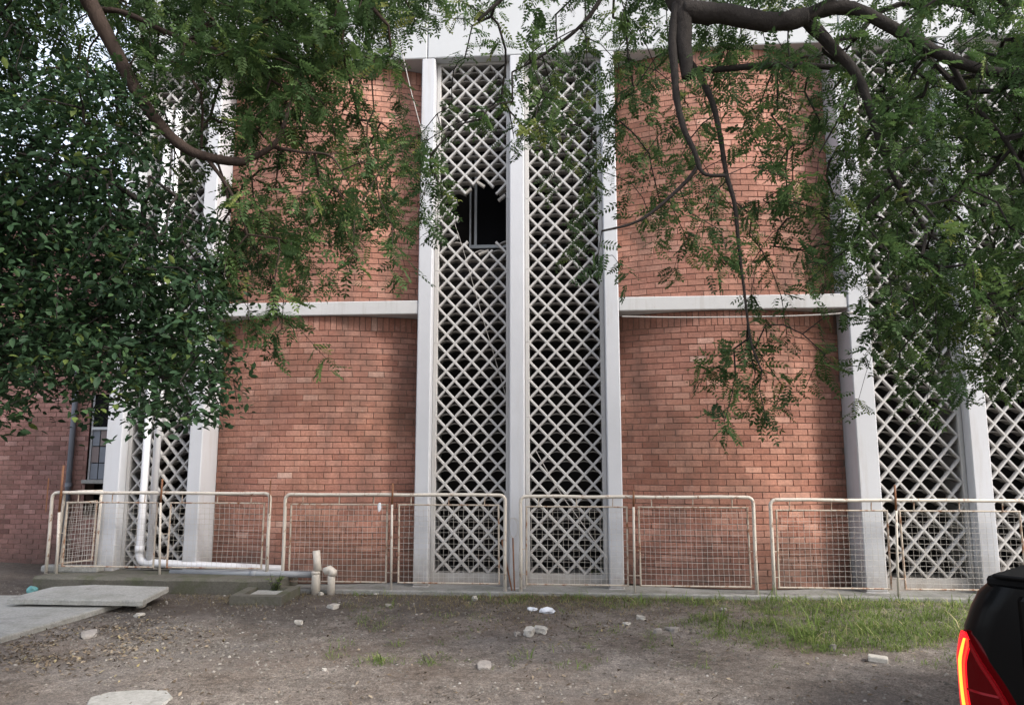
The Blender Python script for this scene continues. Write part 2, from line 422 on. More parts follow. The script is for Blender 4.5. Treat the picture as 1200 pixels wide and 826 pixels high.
def screen(x0, x1, z0, z1, rows_per=4, nblk=7, nc=4, fr=.05, hole_at=None):
    s_ = MB(); zo0, zo1 = -.05, Z_FASC-.003; vs = []      # one ring-shaped frame: side strips, head and sill
    for y in (YL-.02, .28):
        vs += [(x0, y, zo0), (x1, y, zo0), (x1, y, zo1), (x0, y, zo1), (x0+fr, y, z0-.002), (x1-fr, y, z0-.002), (x1-fr, y, z1+.002), (x0+fr, y, z1+.002)]
    fs = []
    for i in range(4):
        j = (i+1) % 4
        fs += [(i, j, 4+j, 4+i), (8+j, 8+i, 12+i, 12+j), (4+i, 4+j, 12+j, 12+i), (j, i, 8+i, 8+j)]
    sc = s_.add(vs, fs).obj('lattice_screen', 'lattice_paint', bld)
    bh = (z1-z0)/nblk; w = x1-x0-2*fr; me = None
    for k in range(nblk):
        hole = None; zz = z0+k*bh
        if hole_at:
            hx, hz, rx, rz = hole_at
            if abs(hz-(zz+bh/2)) < bh/2+rz:
                hole = lambda x, z, zz=zz: ((x+x0+fr-hx)/rx)**2+((z+zz-hz)/rz)**2 < 1
        if hole or me is None:
            lb = lattice_block(w, bh-.004, nc, rows_per, hole)
            lb.webs = len(lb.f)
            lb.bbox(-fr+.003, .002, -.027, .04, 0, bh-.005, .004); lb.bbox(w-.002, w+fr-.003, -.027, .04, 0, bh-.005, .004)
            ob = lb.obj('lattice_block', 'lattice_paint', sc); ob.data.materials.append(MATS['web_shade_dirt'])
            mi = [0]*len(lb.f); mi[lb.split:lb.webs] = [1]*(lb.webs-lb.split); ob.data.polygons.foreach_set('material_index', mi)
            if not hole: me = ob.data
        else: ob = link('lattice_block', me, sc)
        ob.location = (x0+fr, YL, zz+.002)
    return sc
hp = at(566, 254, YL)
screen(fins['A'][1]+.002, fins['B'][0]-.002, Z_LAT0, Z_LAT1, fr=.045, nc=4)
screen(fins['C'][1]+.002, fins['D'][0]-.002, Z_LAT0, Z_LAT1, hole_at=(hp.x, hp.z, .43, .50), fr=.055)
screen(fins['D'][1]+.002, fins['E'][0]-.002, Z_LAT0, Z_LAT1, fr=.055)
nb = 6
screen(fins['F'][1]+.002, fins['G'][0]-.002, Z_LAT0, Z_LAT1, nblk=nb)
screen(fins['G'][1]+.002, fins['H'][0]-.002, Z_LAT0, Z_LAT1, nblk=nb)
# loose stubs of bars hanging at the broken edge
for (px, py, ang, L) in ((563, 216, -35, .14), (549, 224, 40, .10), (588, 232, 40, .12), (567, 296, 20, .15)):
    c = at(px, py, YL+.03); a = math.radians(ang); m = MB()
    dx, dz = math.cos(a)*L/2, math.sin(a)*L/2
    bar(m, c.x-dx, c.z-dz, c.x+dx, c.z+dz, .042, YL+.01, .05); m.obj('broken_bar', 'broken_concrete', bld)
# window behind the hole
iw = MB(); yw = .62
wx0, wx1, wz0, wz1 = at(556, 254, yw).x, at(640, 254, yw).x, at(560, 291, yw).z, at(560, 175, yw).z
iw.box(wx0, wx0+.035, yw, yw+.05, wz0+.05, wz1); iw.box(wx0-.075, wx0-.05, yw, yw+.05, wz0+.05, wz1)
iw.box(wx0-.075, wx1, yw-.003, yw+.053, wz0, wz0+.05); iw.box(wx0-.075, wx1, yw-.003, yw+.053, wz1, wz1+.05)
fo = iw.obj('inner_window_frame', 'aluminium', bld)
m = MB(); m.box(wx0+.036, wx1, yw+.02, yw+.028, wz0+.05, wz1); m.obj('pane', 'dark_glass', fo)
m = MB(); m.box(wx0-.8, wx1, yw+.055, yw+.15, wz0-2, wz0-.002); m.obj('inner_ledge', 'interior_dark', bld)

# brick panels -----------------------------------------------------------------
BL, BH, JT = .214, .0787, .008
def brick_mesh(L, H, tint, name='brick'):
    m = MB(); D = .05; c = .0035
    wob = lambda: random.uniform(-.0012, .0012)
    a, b = -L/2, L/2
    m.add([(a, c, 0), (b, c, 0), (b, c, H), (a, c, H),
           (a+c, wob(), c), (b-c, wob(), c), (b-c, wob(), H-c), (a+c, wob(), H-c),
           (a, D, 0), (b, D, 0), (b, D, H), (a, D, H)],
          [(4,5,6,7), (0,1,5,4), (1,2,6,5), (2,3,7,6), (3,0,4,7), (0,8,9,1), (1,9,10,2), (2,10,11,3), (3,11,8,0)], tint)
    return m
variants = []
for k in range(24):
    me = bpy.data.meshes.new('brick'); mb = brick_mesh(BL-JT, BH-JT, min(1, max(0, random.gauss(.55, .15))))
    me.from_pydata(mb.v, [], mb.f); a_ = me.attributes.new('tint', 'FLOAT', 'POINT'); a_.data.foreach_set('value', mb.t)
    me.materials.append(MATS['brick']); variants.append(me)
half_variants = []
def brick_panel(xa, xb, z0, z1, ya, ye, parent, mat='brick', soldier=True, loose=None, name='brick_panel'):
    """bowed brick infill between two fins: apex at y = ya, ends at y = ye; loose(x, z) -> brick is an object"""
    xm, hw = (xa+xb)/2, (xb-xa)/2
    yy = lambda x: ye+(ya-ye)*(1-((x-xm)/hw)**2)
    sl = lambda x: math.atan((ya-ye)*-2*(x-xm)/hw**2)
    m = MB(); n = 24; vs = []; fs = []
    for i in range(n+1):
        x = xa+(xb-xa)*i/n; y = yy(x)+.009
        vs += [(x, y, z0), (x, y, z1), (x, .30, z1), (x, .30, z0)]
    for i in range(n):
        a = i*4
        for u in range(4): fs.append((a+u, a+4+u, a+4+(u+1) % 4, a+(u+1) % 4))
    fs += [(0, 1, 2, 3), (n*4+3, n*4+2, n*4+1, n*4)]
    m.add(vs, fs); pan = m.obj(name, 'mortar', parent)
    big = MB(); count = 0; sh = .20 if soldier else 0
    # arc-length table
    xs = np.linspace(xa, xb, 400); ys = np.array([yy(x) for x in xs])
    sarc = np.concatenate([[0], np.cumsum(np.hypot(np.diff(xs), np.diff(ys)))]); Ltot = sarc[-1]
    xat = lambda s: float(np.interp(s, sarc, xs))
    def put(s, z, L, H, tall=False):
        nonlocal count
        x = xat(s); rot = sl(x); jig = random.uniform(-.0025, .0025)
        if loose and not tall and abs(L-(BL-JT)) < 1e-6 and loose(x, z):
            o = link('brick', random.choice(variants), pan); o.location = (x, yy(x)+jig, z); o.rotation_euler = (0, 0, rot); count += 1; return
        mb = brick_mesh(L, H, min(1, max(0, random.gauss(.55, .15))))
        ca, sa = math.cos(rot), math.sin(rot)
        big.add([(x+vx*ca-vy*sa, yy(x)+jig+vx*sa+vy*ca, z+vz) for vx, vy, vz in mb.v], mb.f); big.t += mb.t
    nrow = int((z1-z0-sh)/BH); bh = (z1-z0-sh)/nrow
    for r in range(nrow):
        s = 0 if r % 2 else -BL/2; s += random.uniform(-.02, .02)
        while s < Ltot-.03:
            a, b = max(s, .002), min(s+BL-JT, Ltot-.002)
            if b-a > .03:
                full = (s >= .002 and s+BL-JT <= Ltot-.002)
                put((a+b)/2, z0+r*bh+JT/2+random.uniform(-.0015, .0015), (BL-JT) if full else b-a, BH-JT)
            s += BL
    if soldier:
        s = 0
        while s < Ltot-.05: put(s+BH/2, z1-sh+JT/2, BH-JT, sh-JT, True); s += BH
    b_o = big.obj('bricks', mat, pan); b_o['kind'] = 'stuff'
    return pan, count
zb = .045
zmid = Z_BAND0-.001
YA, YE = -.27, .10
LP = (fins['B'][1]+.001, fins['C'][0]-.001); RP = (fins['E'][1]+.001, fins['F'][0]-.001)
cand_c = at(870, 560, YA)
lim = [0]
def loose(x, z):
    # the bricks that show largest: lower right panel, the side near the camera
    if lim[0] >= 300: return False
    if z < 2.62: lim[0] += 1; return True
    return False
brick_panel(*RP, zb, zmid, YA, YE, bld, loose=loose)
brick_panel(*RP, Z_BAND1+.001, Z_FASC-.001, YA, YE, bld)
brick_panel(*LP, zb, zmid, YA, YE, bld)
brick_panel(*LP, Z_BAND1+.001, Z_FASC-.001, YA, YE, bld)
brick_panel(fins['H'][1]+.001, XE, zb, Z_FASC-.001, YA, YE, bld)
for (a, b) in (LP, RP):
    m = MB(); m.bbox(a+.001, b-.001, -.325, .31, Z_BAND0, Z_BAND1, .01); m.obj('band', 'band_paint', bld)

# ------------------------------------------------------------------ left wing, set back
YW = 1.7
wing = thing('brick_wing', 'plain brick wall set back beside the hall, with a downpipe and small window', 'building', (at(40, 600, YW).x, YW, 0))
def wpart(m, name, mat, parent=wing, smooth=False):
    base = Vector(wing.location); m = local(m, base); return m.obj(name, mat, parent, smooth)
wx_l, wx_r = at(-420, 600, YW).x, xl-.002
ow0, ow1 = at(100, 560, YW).x, at(132, 560, YW).x            # window opening
oz0, oz1 = at(110, 604, YW).z, at(110, 462, YW).z
ztop = 5.6
pieces = [(wx_l, ow0, -.05, ztop), (ow1, xl+.15, -.05, ztop), (ow0, ow1, -.05, oz0), (ow0, ow1, oz1, ztop)]
m = MB()
for i, (a, b, c, d) in enumerate(pieces): m.box(a, b, YW+.009, YW+.25, c, d)
wall = wpart(m, 'wall', 'mortar')
big = MB(); rows = int((ztop)/BH)
for r in range(rows):
    z = -.03+r*BH; s = wx_l-(BL/2 if r % 2 else 0)
    while s < xl+.14:
        segs = [(s, s+BL-JT)]
        if z+BH > oz0 and z < oz1:
            segs = [(max(a, s), min(b, s+BL-JT)) for a, b in ((wx_l, ow0), (ow1, xl+.15))]
        for a, b in segs:
            if b-a > .03:
                mb = brick_mesh(b-a, BH-JT, min(1, max(0, random.gauss(.5, .17)))); jig = random.uniform(-.003, .003)
                big.add([((a+b)/2+vx, YW+jig+vy, z+vz) for vx, vy, vz in mb.v], mb.f); big.t += mb.t
        s += BL
o = local(big, Vector(wing.location)).obj('bricks', 'brick_wing', wall); o['kind'] = 'stuff'
m = MB(); m.box(wx_l, xl+.15, YW-.06, YW+.3, ztop, ztop+.14); wpart(m, 'coping', 'band_paint')
m = MB(); m.box(wx_l, wx_l+.2, YW+.25, 7, -.05, ztop); m.box(wx_l, xl, 6.8, 7, -.05, ztop-.01); wpart(m, 'back_wall', 'mortar')
m = MB(); m.box(wx_l, xl-.001, YW+.26, 7, ztop-.2, ztop-.02); wpart(m, 'roof', 'concrete_slab')
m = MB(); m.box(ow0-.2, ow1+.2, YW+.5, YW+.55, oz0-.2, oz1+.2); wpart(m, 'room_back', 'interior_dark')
# window: upper dark light, a pale transom, two by three panes, a sill
wf = MB(); zt = at(110, 502, YW).z; zs = at(110, 562, YW).z
wf.box(ow0, ow0+.03, YW+.05, YW+.1, zs, oz1); wf.box(ow1-.03, ow1, YW+.05, YW+.1, zs, oz1)
wf.box(ow0+.03, ow1-.03, YW+.02, YW+.11, zt-.02, zt+.025)
wf = wpart(wf, 'window_frame', 'aluminium')
nrow = 3; ph = (zt-.02-zs)/nrow; pw = (ow1-ow0-.06)/3
for r in range(nrow):
    for c in range(3):
        m = MB(); a = ow0+.03+c*pw; z = zs+r*ph
        m.box(a+.008, a+pw-.008, YW+.06, YW+.075, z+.008, z+ph-.008); wpart(m, 'pane', ['pipe_blue_grey', 'pipe_blue_grey', 'pane_brick_reflection'][(r*2+c) % 3], wf)
m = MB(); m.box(ow0+.03, ow1-.03, YW+.06, YW+.07, zt+.026, oz1); wpart(m, 'pane', 'dark_glass', wf)
m = MB(); m.bbox(ow0-.04, ow1+.04, YW-.05, YW+.12, zs-.06, zs, .008); wpart(m, 'sill', 'concrete_ledge')
dpx = at(84, 520, YW-.07).x
m = MB(); m.tube([(dpx, YW-.07, at(80, 590, YW).z-.9), (dpx, YW-.07, ztop-.2)], .045, 10)
dp = wpart(m, 'downpipe', 'pipe_blue_grey', wing, True)
m = MB()
for z in (1.2, 2.6, 4.0): m.tube([(dpx, YW-.07, z), (dpx, YW-.07, z+.06)], .053, 10); m.box(dpx-.02, dpx+.02, YW-.04, YW+.01, z, z+.05)
wpart(m, 'bracket', 'pipe_blue_grey', dp)

# ------------------------------------------------------------------ ledge and platform
LX = gnd(345, 690, .0).x
m = MB(); m.bbox(LX, XE, -.62, -.02, -.06, .04, .012); o = m.obj('ledge', 'concrete_ledge'); o['kind'] = 'structure'
PX0 = at(38, 690, -.85).x
m = MB()
nseg = 26; zt_, = (.19,)
vs = []; fs = []
for i in range(nseg+1):
    x = PX0+(LX-.004-PX0)*i/nseg; w1 = .018*mnoise.noise((x*2.3, 0, 5)); w2 = .012*mnoise.noise((x*4.1, 3, 5))
    vs += [(x, -.84+w1, -.08), (x, -.86+w1, zt_-.03+w2), (x, -.83+w1, zt_+w2*.5), (x, .02, zt_), (x, .02, -.08)]
for i in range(nseg):
    for u in range(4): a = i*5+u; fs.append((a, a+5, a+6, a+1))
fs += [(4, 3, 2, 1, 0), tuple(nseg*5+u for u in range(5))]
m.add(vs, fs); o = m.obj('platform', 'concrete_mossy'); o['kind'] = 'structure'
# low step behind the return fence, by the first fin
m = MB(); a = at(62, 664, -.25); b = at(128, 664, -.25)
m.bbox(a.x, b.x, -.50, -.36, zt_-.005, zt_+.08, .02)
tag(m.obj('concrete_step', 'concrete_slab'), 'low worn concrete step on platform at foot of outermost white fin', 'step')

# ------------------------------------------------------------------ loose slabs, chamber
def slab(name, corners, th, mat, label, cat='slab'):
    m = MB(); c0 = [Vector(p) for p in corners]; c = []
    for i, p in enumerate(c0):
        q = c0[(i+1) % len(c0)]; k_ = max(1, int((q-p).length/.07)); nn = (q-p).cross(Vector((0, 0, 1))).normalized()
        for j in range(k_):
            w_ = p.lerp(q, j/k_); c.append(w_+nn*(.012*mnoise.noise(w_*9)+.010*mnoise.noise(w_*31)-.03*max(0, mnoise.noise(w_*4+Vector((3, 1, 0)))-.35)))
    n = len(c)
    cen = sum(c, Vector())/n; vs = []
    for p in c: vs.append(p+(cen-p).normalized()*.012)
    for p in c: vs.append(p-Vector((0, 0, .012)))
    for p in c: vs.append(p-Vector((0, 0, th)))
    fs = [tuple(range(n))]
    for k in range(2):
        for i in range(n): a, b = k*n+i, k*n+(i+1) % n; fs.append((a+n, b+n, b, a))
    fs.append(tuple(reversed(range(2*n, 3*n))))
    base = Vector((cen.x, cen.y, min(p.z for p in c)-th)); m.add(vs, fs); local(m, base)
    return tag(m.obj(name, mat, loc=base), label, cat)
zs1, zs0 = .128, .05
slab('concrete_slab', [gnd(8, 701, zs1+.01), gnd(167, 703.5, zs1), gnd(198, 687, zs1+.03), gnd(112, 684.5, zs1+.05), gnd(62, 687, zs1+.05)], .058, 'concrete_slab',
     'grey concrete slab lying askew on top of another slab beside the platform')
slab('concrete_slab', [gnd(-60, 765, zs0), gnd(0, 747, zs0), gnd(143, 705, zs0), gnd(95, 697, zs0), gnd(-90, 697, zs0)], .08, 'concrete_slab',
     'large flat concrete slab half hidden under the askew slab')
m = MB(); pts = [gnd(px, py, .012) for px, py in ((95, 830), (106, 816), (128, 810), (165, 807), (196, 808), (203, 815), (190, 826), (200, 845), (110, 850))]
slab('concrete_patch', pts, .05, 'concrete_slab', 'flat worn patch of pale concrete sunk in the dirt', 'slab')
# inspection chamber: square rim with a sunken lid
ca, cb, cc, cd = gnd(269, 698, .10), gnd(330, 699, .10), gnd(352, 686.5, .10), gnd(296, 685, .10)
ch = thing('inspection_chamber', 'low square concrete inspection chamber with sunken lid by the platform edge', 'chamber', (ca+cb+cc+cd)/4-Vector((0, 0, .10)))
cen = (ca+cb+cc+cd)/4; outer = [ca, cb, cc, cd]; inner = [p.lerp(cen, .36) for p in outer]
vs = [p for p in outer]+[p for p in inner]+[p-Vector((0, 0, .14)) for p in outer]+[p-Vector((0, 0, .04)) for p in inner]
fs = []
for i in range(4):
    j = (i+1) % 4; fs += [(i, j, 4+j, 4+i), (8+i, 8+j, j, i), (4+i, 4+j, 12+j, 12+i)]
fs.append((12, 13, 14, 15)); m = MB(); m.add(vs, fs); local(m, Vector(ch.location)).obj('rim', 'concrete_mossy', ch)
m = MB(); lid = [p.lerp(cen, .44)-Vector((0, 0, .03)) for p in outer]
m.add(lid+[p-Vector((0, 0, .008)) for p in lid], [(0,1,2,3), (0,4,5,1), (1,5,6,2), (2,6,7,3), (3,7,4,0)])
local(m, Vector(ch.location)).obj('lid', 'concrete_slab', ch)

# ------------------------------------------------------------------ fence
YFE = -.56
def fence(name, label, post_l, post_r, mids, frames, zbase, rail_py, rail_px, bend=(True, True), spikes=(), group=None):
    """mesh fence section: bent top pipe with end posts, thin middle post, framed wire panels"""
    zr = Z(rail_py, rail_px, YFE); xl_, xr_ = at(post_l, 620, YFE).x, at(post_r, 620, YFE).x
    base = Vector(((xl_+xr_)/2, YFE, zbase))
    t = thing(name, label, 'fence', base, group)
    P = lambda m: local(m, base)
    r = .0215; R = .07
    path = []
    path += [(xl_, YFE, zbase-.01), (xl_+.004, YFE+.003, zbase+.45)]
    arc = lambda cx, a0, a1: [(cx+R*math.cos(a), YFE, zr-R+R*math.sin(a)) for a in np.linspace(a0, a1, 5)]
    path += arc(xl_+R, math.pi, math.pi/2)
    nm = 6; sag = [random.uniform(-.006, .006) for _ in range(nm)]
    path += [(xl_+R+(xr_-xl_-2*R)*(i+1)/(nm+1), YFE, zr+sag[i]) for i in range(nm)]
    path += arc(xr_-R, math.pi/2, 0)
    path += [(xr_-.004, YFE-.003, zbase+.45), (xr_, YFE, zbase-.01)]
    m = MB(); m.tube(path, r, 10); P(m).obj('rail', 'fence_paint', t, True)
    for (px, top_py, bot_px) in mids:
        p0, p1 = at(px, top_py, YFE-.03), at(bot_px, 660, YFE-.03)
        m = MB(); m.tube([(p1.x, YFE-.032, zbase-.01), ((p0.x+p1.x)/2, YFE-.034, .6), (p0.x, YFE-.03, zr-.12)], .0145, 8)
        po = P(m).obj('post', 'fence_paint', t, True)
        m = MB(); m.tube([(p0.x, YFE-.03, zr-.119), (p0.x+.004, YFE-.031, p0.z)], .0125, 8); P(m).obj('rusty_top', 'rust', po, True)
    for (px, top_py) in spikes:
        p0 = at(px, top_py, YFE-.03); m = MB(); m.tube([(p0.x, YFE-.03, zr-.25), (p0.x, YFE-.03, p0.z)], .007, 6); P(m).obj('rusty_rod', 'rust', t)
    for (a, b) in frames:
        xa, xb = at(a, 620, YFE).x, at(b, 620, YFE).x; z1 = zr-.125; z0 = zbase+.085; rr = .012
        tw = random.uniform(-.012, .012)
        c = [(xa+tw, YFE+.01, z0), (xb+tw, YFE+.01, z0), (xb, YFE+.01, z1), (xa, YFE+.01, z1)]
        m = MB()
        m.tube([c[0], c[3]], rr, 6); m.tube([c[1], c[2]], rr, 6)
        m.tube([(c[3][0]-rr, YFE+.01, z1), (c[2][0]+rr, YFE+.01, z1)], rr*.9, 6); m.tube([(c[0][0]-rr, YFE+.01, z0), (c[1][0]+rr, YFE+.01, z0)], rr*.9, 6)
        fo = P(m).obj('panel_frame', 'fence_frame', t)
        w = MB(); n = max(3, round((xb-xa)/.064)); k = max(3, round((z1-z0)/.066)); ph = random.random()*9
        bul = lambda u, v: .014*math.sin(3.1*u+ph)*math.sin(math.pi*v)+.007*math.sin(9*u+7*v+ph)
        for i in range(1, n):
            u = i/n; w.tube([(xa+tw*(1-v)+(xb-xa)*u+.004*math.sin(5*v+i+ph), YFE+.012+bul(u, v), z0+(z1-z0)*v) for v in (0, .25, .5, .75, 1)], .0017, 4, False)
        for j in range(1, k):
            v = j/k; w.tube([(xa+tw*(1-v)+(xb-xa)*u, YFE+.0145+bul(u, v), z0+(z1-z0)*v+.004*math.sin(6*u+j*1.7+ph)) for u in (0, .2, .4, .6, .8, 1)], .0017, 4, False)
        wo = P(w).obj('wire_mesh', 'wire', fo); wo['kind'] = 'stuff'
        for u in (.12, .5, .86):
            x = xa+(xb-xa)*u; m = MB(); m.tube([(x, YFE+.004, z1), (x+.004, YFE, zr-.012)], .007, 6); P(m).obj('hanger', 'fence_frame', t)
        # side links to the posts
        for zz in (z0+.12, z0+.42):
            for xx, sg in ((xa, -1), (xb, 1)):
                m = MB(); m.tube([(xx+tw*.6, YFE+.005, zz), (xx+sg*.085, YFE-.012, zz)], .005, 5); P(m).obj('side_link', 'fence_frame', t)
    return t
ZP = .19
fence('fence_section', 'cream pipe and wire mesh fence section standing on the mossy raised platform', 58, 315, [(190, 561, 188)], [(76, 182), (198, 308)], ZP, 577.5, 190, spikes=((317, 563), (57, 560)))
fence('fence_section', 'cream mesh fence section before the left brick panel, a plastic scrap on it', 333, 592, [(460, 566, 459)], [(340, 453), (467, 584)], .04, 579.5, 460)
fence('fence_section', 'cream mesh fence section with left half before the unbroken middle lattice', 610, 884, [(742, 575, 743)], [(617, 735), (749, 877)], .04, 582, 742)
fence('fence_section', 'cream mesh fence section reaching from the right brick panel to the black pickup', 904, 1206, [(1048, 568, 1050)], [(911, 1041), (1056, 1197)], .04, 586, 1048)
# return panel at the end of the platform
pa, pb = at(66, 620, YFE), at(118, 618, .12)
t = thing('fence_section', 'short cream mesh fence return at platform end, leaning beside the outermost fin', 'fence', (pa.x, YFE, ZP))
def ret(m): return local(m, Vector((pa.x, YFE, ZP)))
A0 = Vector((pa.x, YFE+.05, ZP)); B0 = at(111.5, 662, -.39); zr = Z(577.5, 190, YFE)
A1 = Vector((A0.x+.04, A0.y, zr-.005)); B1 = at(119, 574.5, -.39)
m = MB(); m.tube([A0-Vector((0, 0, .02)), A0.lerp(A1, .9), A1, A1.lerp(B1, .5), B1, B1.lerp(B0, .5), B0-Vector((0, 0, .05))], .02, 8); ret(m).obj('rail', 'fence_paint', t, True)
ia = lambda u, v: (A0.lerp(B0, u)).lerp(A1.lerp(B1, u), v)
m = MB()
for (q0, q1) in (((.1, .1), (.1, .86)), ((.9, .08), (.9, .86)), ((.08, .86), (.92, .86)), ((.08, .1), (.92, .08))): m.tube([ia(*q0), ia(*q1)], .012, 6)
fo = ret(m).obj('panel_frame', 'fence_frame', t)
w = MB()
for i in range(1, 11): w.tube([ia(.1+.8*i/11, v)+Vector((.012*math.sin(i+6*v), .01*math.sin(8*v), 0)) for v in (.1, .35, .6, .86)], .002, 4, False)
for j in range(1, 13): w.tube([ia(u, .1+.76*j/13)+Vector((0, .008*math.sin(j+6*u), .004*math.sin(7*u+j))) for u in (.1, .4, .7, .9)], .002, 4, False)
wo = ret(w).obj('wire_mesh', 'wire', fo); wo['kind'] = 'stuff'
m = MB(); p0, p1 = at(74, 545, YFE-.04), at(66.5, 668, YFE-.04); m.tube([(p1.x, YFE-.04, ZP-.01), (p0.x, YFE-.04, zr-.25)], .017, 8); po = ret(m).obj('post', 'fence_paint', t, True)
m = MB(); m.tube([(p0.x, YFE-.04, zr-.249), (p0.x+.005, YFE-.04, p0.z)], .0155, 8); ret(m).obj('rusty_top', 'rust', po, True)

# scrap of plastic hooked on the fence
def crumple(name, c, sx, sy, sz, mat, label, cat, n=10, seed=0):
    bm = bmesh.new(); bmesh.ops.create_icosphere(bm, subdivisions=2, radius=1)
    for v in bm.verts:
        k = 1+.55*mnoise.noise(Vector(v.co)*2.1+Vector((seed, seed*.3, 0)))
        v.co = Vector((v.co.x*sx*k, v.co.y*sy*k, v.co.z*sz*k))
    zmin = min(v.co.z for v in bm.verts)
    me = bpy.data.meshes.new(name); bm.to_mesh(me); bm.free(); me.materials.append(MATS[mat])
    return tag(link(name, me, None, Vector(c)), label, cat), zmin
c = at(444.5, 594, YFE-.02); crumple('plastic_scrap', c, .025, .012, .055, 'plastic_litter', 'small white plastic scrap hooked on top of the mesh fence', 'litter', seed=3)

# ------------------------------------------------------------------ drain pipes
yp = -.27
def ptube(name, pts, r, mat, label, cat='pipe', collars=()):
    base = Vector(min(pts, key=lambda p: p[2])); t = thing(name, label, cat, base)
    m = MB(); m.tube(pts, r, 14); local(m, base).obj('pipe', mat, t, True)
    for (p, q) in collars:
        m = MB(); m.tube([p, q], r*1.16, 14); local(m, base).obj('socket', mat, t, True)
    return t
v0 = at(172, 470, yp); v1 = at(163.5, 652, yp)
xv = v1.x; zb_ = at(165, 659, yp).z
h1 = at(331, 667, yp-.12)
pts = [(xv, yp, Z_FASC-.6), (xv, yp, zb_+.11)]+[(xv+.10-.10*math.cos(a), yp, zb_+.10-.10*math.sin(a)) for a in np.linspace(.2, math.pi/2, 5)]+[((xv+h1.x)/2, yp-.06, (zb_+h1.z)/2), (h1.x, yp-.12, h1.z)]
ptube('drain_pipe', pts, .052, 'pvc_white', 'bright white plastic drainpipe down the lattice, turning along the platform', collars=(((xv, yp, zb_+.13), (xv, yp, zb_+.22)), ((xv, yp, 2.4), (xv, yp, 2.5))))
x2 = at(177, 640, yp-.0).x
ptube('drain_pipe', [(x2, yp-.012, zb_+.045), (x2, yp-.012, Z_FASC-.6)], .046, 'pvc_white', 'second off-white pipe standing close beside the bright white drainpipe')
g0, g1 = at(200, 670.5, -.42), at(374, 673, -.62)
ptube('drain_pipe', [g0, g0.lerp(g1, .5), g1], .040, 'pvc_grey', 'grey plastic pipe lying along the platform under the white one', collars=((g0.lerp(g1, .55), g0.lerp(g1, .59)),))
# old fittings by the platform corner
f0 = gnd(370, 690, .0); f0.y = -.93
fb = at(371, 690, -.71); fb.z = 0
t = thing('pipe_fitting', 'old cream plastic pipe stubs and elbow standing at the platform corner', 'pipe', fb)
def fp(name, pts, r, parent=t, n=14):
    m = MB(); m.tube(pts, r, n); return local(m, fb).obj(name, 'pvc_old', parent, True)
zt1 = at(371, 672, -.71).z
fp('riser', [(fb.x-.01, -.71, -.03), (fb.x-.01, -.71, zt1-.03), (fb.x-.01, -.71, zt1)], .055)
fp('collar', [(fb.x-.01, -.71, zt1), (fb.x-.01, -.71, zt1+.03)], .060)
u1 = at(372, 645, -.71)
fp('upper_stub', [(fb.x+.015, -.71, zt1+.03), (fb.x-.005, -.71, (zt1+u1.z)/2), (fb.x-.02, -.71, u1.z)], .046)
s2 = at(388, 690, -.71)
fp('riser', [(s2.x, -.71, -.03), (s2.x, -.71, zt1-.06), (s2.x, -.71, zt1-.02)], .046)
fp('elbow', [(s2.x+.01, -.71, zt1-.02), (s2.x+.012, -.71, zt1+.025), (s2.x-.02, -.715, zt1+.055), (s2.x-.09, -.72, zt1+.03)], [.052, .056, .05, .045])

# ------------------------------------------------------------------ cables and rods
def cable(pts, r, label, mat='cable', name='cable', cat='cable'):
    pts = [Vector(p) for p in pts]; m = MB(); m.tube([Vector(p) for p in catmull(pts, 4)], r, 5)
    base = pts[-1]; local(m, base); return tag(m.obj(name, mat, loc=base), label, cat)
cable([at(470, 55, YF-.02), at(480, 100, -.36), at(489, 135, -.36), at(496, 160, -.355)], .006, 'thin pale cable slanting from the fascia across the upper brick panel')
cable([at(533, 262, YL-.02), at(545, 300, YL-.02), at(562, 360, YL-.02), at(580, 420, YL-.02), at(598, 482, YL-.15)], .0035, 'thin cable dangling from the broken hole down the lattice')
cable([at(628, 528, YL-.02), at(655, 575, YL-.03), at(680, 610, YL-.05), at(712, 655, YL-.2)], .005, 'slack cable slanting over the lower part of the unbroken middle lattice')
cable([at(729, 371, -.345), at(800, 372, -.35), at(900, 371, -.35), at(960, 369, -.35), at(1003, 366, -.35)], .010, 'cable strung along under the band of the right brick panel')
for (a, b, lb) in (((588, 632), (600, 690), 'thin rusty rod leaning to the right against the middle fin'), ((601, 630), (603, 688), 'short upright rusty rod at foot of the middle fin')):
    p, q = at(*a, -.40), at(*b, -.5); q.z = .03
    m = MB(); m.tube([p, q], .011, 6); local(m, q); tag(m.obj('iron_rod', 'rust', loc=q), lb, 'rod')
# coil of thin wire by the gap in the fence
cc = at(601, 618, -.48); m = MB(); m.tube([(cc.x+.10*math.cos(a)*(1-.02*i), -.48+.02*math.sin(a*1.3), cc.z+.12*math.sin(a)) for i, a in enumerate(np.linspace(0, 11, 34))], .003, 4)
local(m, cc); tag(m.obj('wire_coil', 'wire', loc=cc), 'loose coil of thin wire in the gap between two fence sections', 'wire')

